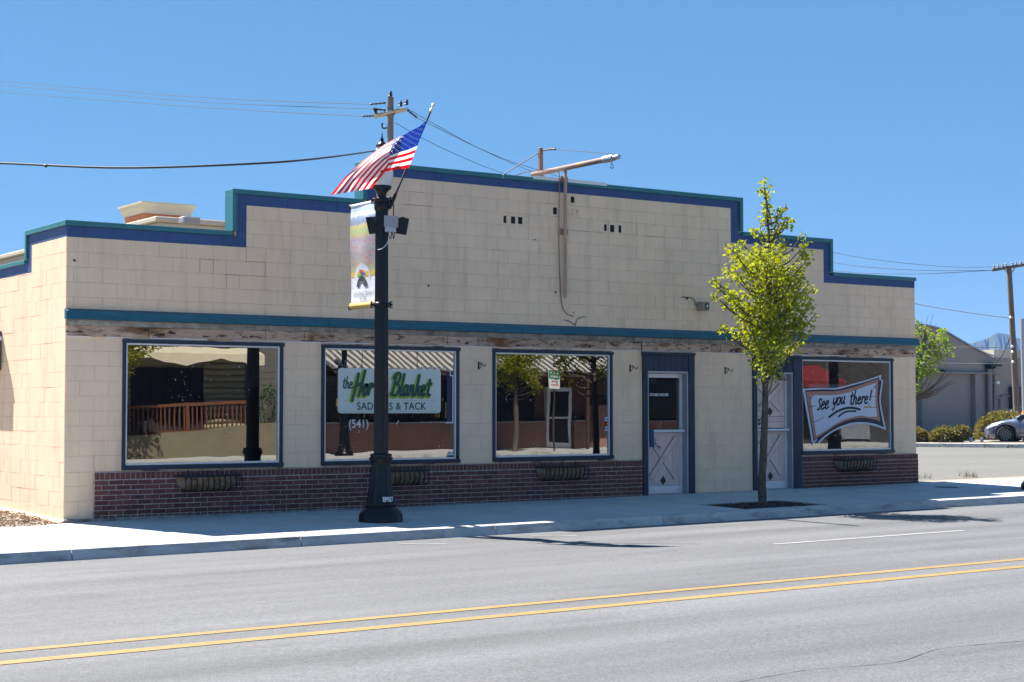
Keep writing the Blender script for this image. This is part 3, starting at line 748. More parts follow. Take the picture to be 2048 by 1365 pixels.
G = {
 't': (.62, [[(.33, 1.75), (.24, .6), (.3, .08), (.6, .12)], [(.02, 1.2), (.34, 1.28), (.6, 1.3)]]),
 'h': (.78, [[(.2, 2.05), (.1, 1.0), (.05, 0)], [(.07, .55), (.28, 1.02), (.48, .95), (.48, .4), (.52, .02), (.76, .15)]]),
 'e': (.62, [[(.08, .5), (.42, .68), (.42, .98), (.24, 1.05), (.06, .7), (.08, .2), (.28, 0), (.58, .22)]]),
 'H': (1.05, [[(.32, 2.25), (.22, 1.2), (.08, .1), (.0, -.55)], [(1.02, 2.55), (.86, 1.3), (.74, .4), (.66, -.1)], [(-.02, .72), (.3, .95), (.7, 1.15), (.95, 1.22)]]),
 'o': (.66, [[(.34, 1.05), (.12, .9), (.04, .45), (.16, .05), (.36, .02), (.52, .4), (.5, .9), (.32, 1.06), (.5, .92)]]),
 'r': (.58, [[(.12, 1.1), (.1, .5), (.04, 0)], [(.09, .5), (.3, 1.05), (.46, 1.02), (.55, .85)]]),
 's': (.56, [[(.46, .92), (.28, 1.05), (.1, .82), (.36, .45), (.34, .08), (.02, .1)]]),
 'B': (.98, [[(.3, 2.2), (.2, 1.0), (.1, 0)], [(.0, 1.75), (.3, 2.25), (.7, 2.3), (.84, 1.9), (.6, 1.35), (.28, 1.2)], [(.28, 1.2), (.7, 1.12), (.86, .6), (.6, .05), (.1, .02), (-.1, .25)]]),
 'l': (.4, [[(.3, 2.3), (.16, 1.0), (.1, .2), (.2, .02), (.4, .15)]]),
 'a': (.74, [[(.48, .95), (.28, 1.05), (.06, .6), (.14, .05), (.34, .1), (.48, .6), (.52, 1.08)], [(.52, 1.05), (.48, .35), (.54, .04), (.74, .18)]]),
 'n': (.76, [[(.12, 1.08), (.1, .5), (.05, 0)], [(.08, .55), (.28, 1.02), (.48, .95), (.46, .4), (.52, .02), (.74, .15)]]),
 'k': (.72, [[(.26, 2.25), (.14, 1.0), (.05, 0)], [(.56, 1.02), (.3, .7), (.1, .55)], [(.16, .55), (.36, .5), (.46, .1), (.72, .08)]]),
 'y': (.64, [[(.1, 1.08), (.08, .5), (.2, .2), (.42, .5)], [(.56, 1.1), (.46, .4), (.28, -.4), (.04, -.55)]]),
 'u': (.7, [[(.1, 1.08), (.06, .4), (.2, .03), (.42, .4)], [(.52, 1.08), (.46, .4), (.52, .04), (.68, .15)]]),
 'S': (.62, [[(.55, 1.25), (.36, 1.5), (.14, 1.25), (.38, .75), (.4, .15), (.04, .08)]]),
 '!': (.5, [[(.34, 2.0), (.24, 1.2), (.17, .65)], [(.1, .1), (.12, .14)]]),
}
def script_text(words, x, z, s, w_, y, slope=0., shear=.12, mats=(), parent=None, halo=None, names='lettering', arc=0., sx=1.):
    B = MB(); HB = MB(); x0 = x; k = 0
    for ch in words:
        if ch == ' ': x += .35*s*sx; continue
        adv, strokes = G[ch]
        for st in strokes:
            base = z+slope*(x-x0)+arc*math.sin(min(1, max(0, (x-x0)/1.0))*math.pi)
            pts = catmull([(x+(px_+shear*pz)*s*sx, base+pz*s+slope*px_*s*sx) for px_, pz in st], 5)
            k += 1
            stroke(B, pts, w_, y-.0002*k)
            if halo: stroke(HB, [(p[0]-halo[1], p[1]-halo[2]) for p in pts], w_*halo[0], y+.0010-.00002*k)
        x += adv*s*sx
    o = B.build(names, mats[0], parent)
    if halo: HB.build('lettering_shadow', mats[1], parent)
    return x
# green-lettered board hanging inside the second window
yb = .004
hb = empty('hanging_sign', (4.98, yb, 1.45), 'pale green-white sign board lettered in dark green script behind the second window', 'sign')
def kid(o, p): o.parent = p; o.matrix_parent_inverse = Matrix.Translation(p.location).inverted(); return o
def rrect(x0, x1, z0, z1, r, n=5):
    out = []
    for cx, cz, a0 in ((x1-r, z1-r, 0), (x0+r, z1-r, 90), (x0+r, z0+r, 180), (x1-r, z0+r, 270)):
        out += [(cx+r*math.cos(R(a0+90*i/n)), cz+r*math.sin(R(a0+90*i/n))) for i in range(n+1)]
    return out
S0, S1, T0, T1 = 4.09, 5.862, 1.435, 2.10
b = MB(); b.prism(rrect(S0, S1, T0, T1, .05), yb, yb+.012); kid(b.build('board', m_signwhite), hb)
hold = empty('tmp')
script_text('the', 4.155, 1.80, .086, .02, yb-.004, .02, .1, (m_green,), hold)
script_text('Hor', 4.335, 1.70, .145, .044, yb-.005, .04, .16, (m_green, m_lime), hold, (1.9, .014, .012))
script_text('se', 4.72, 1.715, .145, .044, yb-.005, .04, .16, (m_green, m_lime), hold, (1.9, .014, .012))
script_text('Blanket', 4.985, 1.705, .142, .042, yb-.005, -.01, .16, (m_green, m_lime), hold, (1.9, .012, .014))
for o in list(hold.children): o.parent = None; kid(o, hb)
bpy.data.objects.remove(hold)
o = text('lettering', 'SADDLES & TACK', .155, m_green, (5.0, yb-.003, 1.535), bold=.0022, spacing=1.06, sx=.93); bpy.context.view_layer.update(); kid(o, hb)
b = MB(); b.box(4.17, 5.80, yb-.0015, yb-.0005, 1.628, 1.632); b.box(4.17, 5.80, yb-.0015, yb-.0005, 1.462, 1.466); kid(b.build('pinstripe', m_lime), hb)
b = MB(); b.tube([(4.5, yb+.006, 2.09), (4.5, yb+.006, 2.37)], .003, 5); b.tube([(5.45, yb+.006, 2.09), (5.45, yb+.006, 2.37)], .003, 5); kid(b.build('hanging_wire', m_wire), hb)
# small painted leftovers on window two
text('lettering', '(541)', .175, m_white, (4.44, .012, 1.275), wins[1], bold=.0008, sx=.92)
b = MB(); stroke(b, [(5.09, 1.27), (5.125, 1.325)], .012, .012); b.build('painted_stroke', m_white, wins[1])
text('lettering', '.S', .05, m_white, (4.44, .012, 1.165), wins[1])
m_navyp = mat('painted_navy', (.025, .03, .085), .6)
b = MB(); b.prism([(5.98, 1.30), (6.075, 1.30), (6.075, 1.99), (6.03, 1.99), (6.03, 2.07), (5.98, 2.07)], .012, .014); b.build('painted_border', m_navyp, wins[1])
b = MB(); b.prism([(5.96, 1.28), (6.095, 1.28), (6.095, 2.02), (6.045, 2.02), (6.045, 2.10), (6.005, 2.10), (6.005, 2.085), (6.03, 2.085), (6.03, 2.003), (6.078, 2.003), (6.078, 1.298), (5.96, 1.298)], .0105, .0115); b.build('painted_outline', m_white, wins[1])
b = MB(); b.box(4.065, 4.15, .0085, .0105, 1.535, 1.65); b.build('orange_sticker', mat('orange_tape', (.70, .38, .10), .7), wins[1])
b = MB()
for x, z0, z1 in ((5.955, 1.35, 1.6), (5.78, 1.37, 1.44), (5.83, 1.37, 1.43), (4.53, 1.37, 1.42), (5.9, 1.62, 1.66)): b.box(x, x+.007, .0085, .0098, z0, z1)
b.build('yellow_drips', mat('yellow_drip', (.6, .55, .05)), wins[1])
b = MB()
for i in range(26): x = 5.45+.02*i+uni(-.006, .006); b.box(x, x+uni(.004, .012), .0085, .0095, 2.10+uni(0, .01), 2.12+uni(0, .025))
for i in range(22): x = 5.5+.022*i+uni(-.01, .01); b.box(x, x+uni(.003, .01), .0085, .0095, 1.285+uni(0, .006), 1.293+uni(0, .012))
for i in range(14): x = 3.95+.05*i+uni(-.01, .01); b.box(x, x+uni(.004, .012), .0085, .0095, 2.13+uni(0, .01), 2.145+uni(0, .02))
o = b.build('letter_remnants', m_white, wins[1]); o['kind'] = 'stuff'
# See you there! painted on the fourth window
def pw(x, y): q = onY(1590+x/7.581, 730+y/7.581, 0.012); return (q.x, q.z)
sp = empty('painted_ribbon_sign', (14.5, .0, .78), 'white hand-painted ribbon sign reading See you there on the right window', 'sign')
m_sal = mat('salmon_paint', (.42, .21, .16), .7, .2, 20, vstr=(1, 1, 4)); m_ink = mat('dark_navy_paint', (.018, .02, .04), .6); m_pw = mat('window_white_paint', (.55, .60, .70), .6, .05, 8)
def flat(name, poly, y, M):
    b = MB(); n = len(poly); 
    import mathutils
    tri = mathutils.geometry.tessellate_polygon([[Vector((p[0], 0, p[1])) for p in poly]])
    b.add([(p[0], y, p[1]) for p in poly], [tuple(t) for t in tri]); return kid(b.build(name, M), sp)
edge = lambda pts, n=6: [pw(*p) for p in catmull(pts, n)]
top_o = edge([(112, 362), (380, 352), (620, 350), (860, 292), (1080, 232), (1310, 152)])
right_o = edge([(1310, 152), (1300, 225), (1332, 250), (1300, 480), (1310, 640), (1382, 990)], 4)
bot_o = edge([(1382, 990), (1200, 925), (1020, 895), (850, 910), (640, 985), (470, 1090), (356, 1198), (335, 1140), (262, 1222)], 4)
flat('white_edge', top_o+right_o[1:]+bot_o[1:], .0100, m_pw)
flat('dark_edge', edge([(150, 388), (420, 372), (640, 372), (860, 315), (1080, 255), (1278, 185)])+edge([(1278, 230), (1310, 262), (1280, 480), (1290, 650), (1350, 960)], 4)+edge([(1350, 950), (1200, 895), (1020, 870), (840, 885), (630, 960), (460, 1065), (345, 1165), (330, 1120), (280, 1165)], 4), .0085, m_ink)
flat('salmon_edge', edge([(162, 410), (420, 400), (640, 398), (860, 345), (1080, 275), (1262, 212)])+edge([(1262, 212), (1248, 480), (1260, 640), (1290, 862)], 4)+edge([(1290, 862), (1180, 825), (1020, 805), (840, 830), (640, 910), (440, 1040), (290, 1135)], 4), .0070, m_sal)
flat('white_field', edge([(225, 462), (440, 462), (640, 455), (860, 405), (1060, 330), (1228, 275)])+edge([(1228, 275), (1215, 480), (1220, 620), (1242, 785)], 4)+edge([(1242, 785), (1120, 790), (1000, 772), (840, 800), (640, 880), (440, 1010), (318, 1075)], 4), .0055, m_pw)
for P, wd, yy in (([(215, 640), (300, 625)], .012, .0045), ([(262, 878), (360, 838), (440, 790)], .010, .0045), ([(1150, 645), (1262, 640)], .010, .0045), ([(1100, 490), (1240, 480)], .008, .0045), ([(500, 580), (590, 565)], .006, .0045)):
    b = MB(); stroke(b, [pw(*p) for p in P], wd, yy); kid(b.build('plank_line', m_ink if wd > .007 else m_sal), sp)
b = MB(); stroke(b, [pw(*p) for p in ((1040, 648), (1100, 642), (1155, 640))], .03, .0042); kid(b.build('gold_dab', mat('gold_dab', (.45, .30, .05))), sp)
for P, wd in (([(505, 800), (620, 715), (760, 660), (880, 655), (985, 680)], .042), ([(650, 790), (720, 735), (800, 705), (920, 705)], .034), ([(225, 475), (245, 520)], .02), ([(250, 455), (268, 490)], .018), ([(1195, 325), (1190, 365)], .016), ([(1220, 305), (1216, 350)], .018)):
    b = MB(); stroke(b, [pw(*p) for p in catmull(list(P), 5)], wd, .0030-.0003*rnd()); kid(b.build('brush_stroke', m_ink), sp)
hold = empty('tmp2')
a = pw(312, 700); c = pw(1170, 600)
sl_ = .13
script_text('See', pw(325, 690)[0], pw(325, 690)[1], .132, .033, .0026, sl_, .18, (m_ink,), hold, sx=1.22)
script_text('you', pw(560, 625)[0], pw(560, 625)[1], .132, .033, .0026, sl_, .18, (m_ink,), hold, sx=1.22)
script_text('there', pw(815, 600)[0], pw(815, 600)[1]-.005, .125, .033, .0026, .05, .18, (m_ink,), hold, sx=1.2)
script_text('!', pw(1105, 605)[0], pw(1105, 605)[1]-.01, .14, .036, .0026, 0, .18, (m_ink,), hold)
for o in list(hold.children): o.parent = None; kid(o, sp)
bpy.data.objects.remove(hold)
# things standing inside the shop
bl = empty('window_blind', (15.1, .12, 1.2), 'grey slatted blind lowered inside the right window', 'blind')
for i in range(30):
    b = MB(); z = .80+.03*i; b.quad((14.72, .10, z), (15.70, .10, z), (15.70, .122, z+.012), (14.72, .122, z+.012)); kid(b.build('slat', m_greybox), bl)
b = MB(); b.bev(14.70, 15.72, .095, .13, .74, .785, .004); kid(b.build('bottom_rail', m_white), bl)
b = MB(); b.bev(13.95, 14.9, .30, .32, 1.72, 1.95, .003); b.box(14.4, 14.43, .3, .32, 1.95, 2.6); tag(b.build('white_board', m_pw), 'blank pale board hung behind the painted right window', 'board')
sh = empty('display_shelf', (10.3, .5, .06), 'dark low display shelf inside the left door', 'shelf')
b = MB(); b.bev(9.9, 10.75, .32, .7, 1.13, 1.16, .003); kid(b.build('shelf_top', m_dkbrown), sh)
for x in (9.93, 10.70): b = MB(); b.box(x, x+.03, .34, .68, .06, 1.13); kid(b.build('side_panel', m_dkbrown), sh)
pt = empty('potted_plant', (10.52, .45, 1.16), 'round green plant in a cream pot behind the left door glass', 'plant')
b = MB(); b.lathe([(.05, 0), (.07, .1), (.075, .1), (.075, .115)], 14); b.build('pot', m_signwhite, pt)
b = MB()
for i in range(260):
    d = Vector((random.gauss(0, 1), random.gauss(0, 1), random.gauss(0, 1))).normalized()*uni(.07, .095); c = d+Vector((0, 0, .18)); t = d.orthogonal().normalized()*.012; q = d.cross(t).normalized()*.008
    b.add([c-t, c+q, c+t, c-q], [(0, 1, 2, 3)])
b.build('foliage', m_sprig, pt)
b = MB(); b.lathe([(.09, 0), (.10, .02), (.10, .07), (.02, .075)], 12, (10.13, .42, 1.162)); tag(b.build('dark_basin', m_blackmat), 'dark shallow basin on the shelf behind the left door', 'basin')
cl = MB(); P = [(9.965, .02, 1.165), (9.965, -.01, 1.16), (9.975, -.015, 1.05), (9.98, -.012, .90)]
for i in range(3): pass
cl.add([(x+dx, y+dy, z) for (x, y, z) in ((10.0, .035, 1.155), (10.0, .012, 1.15), (10.0, .005, 1.0), (10.01, .01, .86)) for dx, dy in ((-.045, .0), (-.015, -.018), (.02, -.006), (.05, -.014))], [(4*i+j, 4*i+j+1, 4*i+5+j, 4*i+4+j) for i in range(3) for j in range(3)])
tag(cl.build('blue_cloth', mat('blue_cloth', (.03, .07, .17), .9)), 'blue cloth hanging from the push bar of the left door', 'cloth')

# ================================================================== things on the facade
def basket(xc, label, w_=.95, sprigs=6):
    t = empty('hanging_basket', (xc, -.035, .36), label, 'basket', 'wire flower baskets along the brick base')
    L_ = w_/2; rd = .20; H_ = .21
    b = MB(); n, m_ = 22, 8; vs = []
    for i in range(n+1):
        s = -1+2*i/n; e = math.sqrt(max(0, 1-abs(s)**5)); x = s*L_
        for j in range(m_+1):
            q = math.pi/2*j/m_; k = 1+.05*math.sin(i*1.9)+uni(-.03, .03)
            vs.append((x, -rd*math.cos(q)*e*k-.0, H_*(1-math.sin(q)*e*k*.95)))
    b.smooth = True; b.add(vs, [(i*(m_+1)+j, (i+1)*(m_+1)+j, (i+1)*(m_+1)+j+1, i*(m_+1)+j+1) for i in range(n) for j in range(m_)]); b.smooth = False
    b.build('liner', m_coir, t)
    b = MB(); b.quad((-L_*.96, -.0, H_-.03), (L_*.96, 0, H_-.03), (L_*.9, -rd*.95, H_-.03), (-L_*.9, -rd*.95, H_-.03)); b.build('soil', m_soil, t)
    b = MB(); b.tube([(-L_*1.0, 0, H_+.008), (-L_*.95, -rd*.8, H_+.008), (-L_*.85, -rd*1.05, H_+.008), (L_*.85, -rd*1.05, H_+.008), (L_*.95, -rd*.8, H_+.008), (L_*1.0, 0, H_+.008)], .014, 6); b.build('rim', m_wire, t)
    for i in range(11):
        x = -L_*.88+L_*1.76*i/10; lean = -.05
        q = MB(); q.tube([(x-lean*math.sin(a), -rd*1.06*math.cos(a), H_*(1-1.02*math.sin(a))) for a in [math.pi/2*k/6 for k in range(7)]], .0085, 5); q.build('rib', m_wire, t)
    b = MB()
    for i in range(sprigs):
        x = uni(-L_*.8, L_*.8); y = -uni(.03, rd*.8); h = uni(.05, .16)
        for k in range(10):
            z = H_-.02+h*rnd(); a = uni(0, 6.28); l = uni(.015, .04); c = Vector((x+uni(-.02, .02), y+uni(-.02, .02), z)); d = Vector((math.cos(a), math.sin(a), .6))*l; s = Vector((-math.sin(a), math.cos(a), 0))*l*.3
            b.add([c, c+d*.5+s, c+d, c+d*.5-s], [(0, 1, 2, 3)])
    o = b.build('sprigs', m_sprig, t); o['kind'] = 'stuff'
    return t
basket(2.02, 'coir-lined black wire flower basket under the first window from the left', .95, 5)
basket(5.08, 'black wire flower basket half hidden behind the lamp post base', .95, 16)
basket(8.08, 'black wire flower basket under the window left of the doors', .95, 10)
basket(14.70, 'black wire flower basket under the painted See you there window', .95, 3)
for x, z, lb in ((6.55, 2.17, 'black scroll plant hook on the pier between the second and third windows'), (9.55, 2.17, 'black scroll plant hook just left of the left door'), (11.65, 2.16, 'black scroll plant hook on the wall between the two doors')):
    t = empty('plant_hook', (x, -.001, z), lb, 'hook', 'plant hooks on the facade')
    b = MB(); b.bev(-.02, .02, -.008, .0, -.085, .085, .002); b.build('back_plate', m_wire, t)
    b = MB(); b.tube(catmull([(0, -.005, .05), (.01, -.07, .06), (.02, -.14, .02), (.025, -.19, -.02), (.03, -.23, .0), (.03, -.235, .04)], 5), .008, 6); b.build('arm', m_wire, t)
    t.scale = (.72, .72, .72)
    b = MB(); b.tube(catmull([(0, -.005, -.06), (.005, -.05, -.05), (.012, -.10, .0), (.015, -.09, .035), (.01, -.06, .03), (.01, -.055, .0)], 5), .007, 6); b.build('scroll', m_wire, t)
# square flood light with its cable
t = empty('flood_light', (11.06, -.002, 3.25), 'small square weathered flood light on the upper wall', 'lamp')
b = MB(); b.bev(-.06, .10, -.16, .0, -.075, .07, .008); b.build('housing', m_rust if False else mat('tan_housing', (.30, .24, .19), .7), t)
b = MB(); b.box(.0, .085, -.166, -.1605, -.05, .05); b.build('socket_plate', mat('dark_plate', (.07, .06, .05), .6), t)
b = MB(); b.box(.03, .06, -.170, -.1665, -.022, .022); b.build('lens', m_white, t)
b = MB(); b.tube(catmull([(-.05, -.05, .0), (-.10, -.02, .03), (-.11, -.01, .10), (-.18, -.008, .14), (-.38, -.006, .15)], 5), .006, 5); b.build('cable', m_dkbrown, t)
# projecting sign bracket left on the roof
br = empty('sign_bracket', (8.17, -.09, 3.28), 'rusty old sign bracket with beam and mast rising over the parapet', 'sign bracket')
def kb_(b, name, M): return kid(b.build(name, M), br)
bx = 8.17; yb0 = onX(1066, 350, bx).y; yb1 = onX(1222, 317, bx).y
zb0 = onX(1066, 350, bx).z; zb1 = onX(1222, 317, bx).z
zc = onX(1122, 340, bx).z
b = MB(); b.bev(bx-.024, bx+.024, -.10, -.052, 3.28, 5.37, .01); kb_(b, 'upright', mat('upright_wash', (.46, .32, .23), .8, .1, 3, .2, 40, col2=(.25, .14, .09), c2s=3, c2lo=.56, c2hi=.66, c2str=(1, 1, .6)))
b = MB(); b.tube([(bx, yb0, zb0), (bx, yb1, zb1)], .043, 12); kb_(b, 'beam', m_rust)
b = MB(); d = (Vector((bx, yb1, zb1))-Vector((bx, yb0, zb0))).normalized(); e = Vector((bx, yb1, zb1))
b.tube([e-d*.18, e+d*.06], .056, 10); b.tube([e+d*.06, e+d*.2], .04, 8); kb_(b, 'end_clamp', m_steel)
b = MB(); b.tube([e+d*.02+Vector((0, 0, -.05)), e+d*.02+Vector((0, 0, -.11))], .012, 6); b.tube([e+d*.02+Vector((.03*math.cos(k), 0, -.13+.03*math.sin(k))) for k in np.linspace(0, 6.3, 10)], .008, 5); kb_(b, 'ring', m_steel)
mp = onX(1081, 352, bx); mt = onX(1081, 296, bx)
b = MB(); b.bev(bx-.035, bx+.035, mp.y-.035, mp.y+.035, 3.2, mt.z, .008); kb_(b, 'mast', m_rust)
b = MB(); b.tube([(bx, mp.y-.04, mt.z-.05), (bx, mp.y-.3, mt.z-.07)], .012, 6); b.tube([(bx, mp.y-.26, mt.z-.06), (bx, mp.y-.42, mt.z-.08)], .018, 6); kb_(b, 'turnbuckle', m_wire)
b = MB(); b.tube([(bx, mp.y-.4, mt.z-.08), tuple(e+d*.02+Vector((0, 0, .07)))], .006, 5); kb_(b, 'stay_wire', m_wire)
gq = onY(1008, 349, mp.y+.3); b = MB(); b.tube([(bx, mp.y, mt.z-.06), tuple(gq)], .009, 5); kb_(b, 'back_stay', m_wire)
b = MB(); b.tube(catmull([(7.35, .3, 5.2), (7.6, .2, 5.3), (8.0, -.02, 5.34), (8.06, -.06, 5.25), (8.065, -.05, 4.9), (8.075, -.03, 4.4), (8.09, -.02, 3.9), (8.12, -.02, 3.32), (8.16, -.02, 3.12), (8.26, -.015, 3.02), (8.38, -.015, 3.0)], 4), .0075, 6); kb_(b, 'conduit', m_rust)
b = MB(); b.tube(catmull([(8.2, -.01, 2.93), (8.32, -.02, 2.9), (8.42, -.02, 2.84)], 4), .006, 5); b.tube(catmull([(8.42, -.01, 2.86), (8.45, -.02, 2.95), (8.6, -.02, 3.0)], 4), .005, 5); kb_(b, 'loose_wire', m_wire)
for i, z in enumerate((5.20, 4.35)):
    b = MB(); b.bev(bx-.07, bx+.07, -.05, -.034, z-.05, z+.05, .003); kb_(b, 'wall_bracket', m_rust)
for (x0, x1, lb) in ((7.56, 8.12, 'pale bent metal plate on the parapet cap left of the bracket'), (8.24, 9.05, 'longer pale metal plate on the parapet cap right of the bracket')):
    b = MB(); b.add([(x0, -.034, 5.16), (x1, -.034, 5.16), (x1, -.036, 5.215), (x0, -.036, 5.215), (x0, .2, 5.235), (x1, .2, 5.235)], [(0, 1, 2, 3), (3, 2, 5, 4)])
    tag(b.build('metal_plate', m_alu), lb, 'metal plate', 'loose plates on the parapet cap')
b = MB(); b.tube(catmull([(9.775, -.03, 2.61), (9.76, -.05, 2.5), (9.775, -.055, 2.3), (9.80, -.05, 2.12), (9.815, -.045, 2.0)], 5), .008, 5); tag(b.build('hanging_cable', m_wire), 'black cable dangling beside the frame of the left door', 'cable')
# rusty lamp stub hanging over the right door
q0 = onY(1563, 752, -.12)
t = empty('rusty_lamp_stub', tuple(q0), 'rusty lamp stub on a black cable over the right door', 'lamp')
b = MB(); b.lathe([(.03, .03), (.06, .02), (.07, -.02), (.04, -.06), (.02, -.07)], 12); b.build('cap', m_rust, t)
b = MB(); b.tube([(-.09, 0, -.05), (.10, 0, -.06)], .028, 8); b.build('arm', m_rust, t)
b = MB(); b.bev(-.09, -.02, -.02, .06, -.03, .05, .01); b.build('junction_box', m_blackmat, t)
b = MB(); b.tube(catmull([(.03, 0, .03), (.12, .03, .12), (.22, .06, .28), (.27, .08, .46), (.28, .085, .60)], 5), .008, 5); b.build('cable', m_wire, t)
# louvred air unit on the side wall
ac = empty('air_unit', (0, 2.80, 2.07), 'dark louvred air unit on the sunlit side wall', 'air unit')
b = MB(); b.bev(-.21, -.002, 2.735, 3.4, 2.06, 2.64, .01); kid(b.build('case', mat('dark_case', (.10, .10, .11), .5)), ac)
for i in range(14):
    b = MB(); z = 2.10+.036*i; b.box(-.195, -.03, 2.722, 2.734, z, z+.014); kid(b.build('louvre', m_steel), ac)
b = MB(); b.bev(-.22, -.002, 2.72, 3.41, 2.50, 2.56, .004); kid(b.build('trim_band', m_alu), ac)

# ================================================================== lamp post with banner, flag and boxes
LX, LY = 3.68, -1.97
lz = walk_z(LX, LY)
def lamp_post(loc, label, number):
    t = empty('lamp_post', loc, label, 'lamp post', 'black fluted lamp posts along the street')
    b = MB(); b.smooth = True
    b.lathe([(.300, 0), (.298, .03), (.292, .10), (.275, .118), (.270, .13), (.262, .14), (.235, .165), (.222, .18), (.212, .195), (.210, .20), (.222, .208), (.228, .222), (.222, .236), (.206, .242)], 40); b.smooth = False
    b.build('base', m_black, t)
    b = MB(); b.lathe([(.206, .240), (.196, .27), (.180, .34), (.163, .44), (.148, .56), (.137, .66), (.130, .73), (.1275, .765)], 36, flute=1, fl=.045); b.build('fluted_skirt', m_black, t)
    b = MB(); b.smooth = True; b.lathe([(.130, .764), (.134, .775), (.130, .785), (.136, .80), (.150, .825), (.150, .86), (.142, .872), (.150, .885), (.147, .902), (.12, .912), (.10, .913)], 36); b.smooth = False
    c_ = b.build('collar', m_black, t)
    q = MB()
    for k in range(12):
        a = k*math.pi/6; q.lathe([(.011, -.012), (.016, 0), (.011, .012)], 6, (.148*math.cos(a), .148*math.sin(a), .845))
    o = q.build('collar_beads', m_black, c_); o['kind'] = 'stuff'
    b = MB(); b.lathe([(.100, .905), (.098, 1.6), (.093, 2.9), (.087, 4.22)], 32, flute=1, fl=.075); b.build('shaft', m_black, t)
    b = MB(); b.smooth = True; b.lathe([(.09, 4.20), (.104, 4.225), (.104, 4.31), (.095, 4.33), (.062, 4.345), (.058, 4.40), (.066, 4.44), (.09, 4.475), (.125, 4.50), (.135, 4.525), (.128, 4.54)], 32); b.smooth = False
    b.build('lamp_fitter', m_black, t)
    b = MB(); b.smooth = True; b.lathe([(.118, 4.535), (.135, 4.56), (.150, 4.63), (.155, 4.70), (.148, 4.79), (.128, 4.88), (.100, 4.96), (.082, 5.04), (.075, 5.075)], 32); b.smooth = False
    b.build('globe', m_globe, t)
    b = MB(); b.smooth = True; b.lathe([(.084, 5.07), (.080, 5.10), (.045, 5.13), (.02, 5.15), (.026, 5.17), (.012, 5.20), (.004, 5.27)], 20); b.smooth = False; b.build('finial', m_black, t)
    if number:
        me = text_mesh(number, .085, bold=.0035, extr=.0005, sx=.78)
        me.materials.clear(); me.materials.append(m_white)
        vd = math.atan2(CAM.y-LY, CAM.x-LX)+R(31)
        for v in me.vertices:
            z = .300+v.co.y; r_ = .208-.105*(z-.24)/.1*.33; r_ = .206-.17*(z-.24)+.004+v.co.z
            a = vd+v.co.x/r_
            v.co = (r_*math.cos(a), r_*math.sin(a), z)
        link('lettering', me, t)
    return t
lamp = lamp_post((LX, LY, lz), 'black fluted lamp post carrying the flag and town banner in front of the shop', 'EP027')
def clamp(parent, z, r_):
    b = MB(); b.smooth = True; b.lathe([(r_, z-.03), (r_+.012, z-.03), (r_+.012, z+.03), (r_, z+.03)], 28); b.smooth = False
    for sg in (-1, 1):
        a = R(135)+ (0 if sg > 0 else math.pi); c, s = math.cos(a+R(90)), math.sin(a+R(90))
    e = Vector((RT.x, RT.y, 0))
    for sg in (-1, 1):
        p = e*sg*(r_+.035); b.box(p.x-.018, p.x+.018, p.y-.012, p.y+.012, z-.045, z+.045)
    o = b.build('clamp', m_black, parent)
    for sg in (-1, 1):
        for dz in (-.024, .024):
            p = e*sg*(r_+.035); q = MB(); q.lathe([(.009, 0), (.009, .02), (.004, .026)], 8); k = q.build('bolt', m_alu, o, (p.x, p.y-.008, z+dz)); k.rotation_euler = FACE
    return o
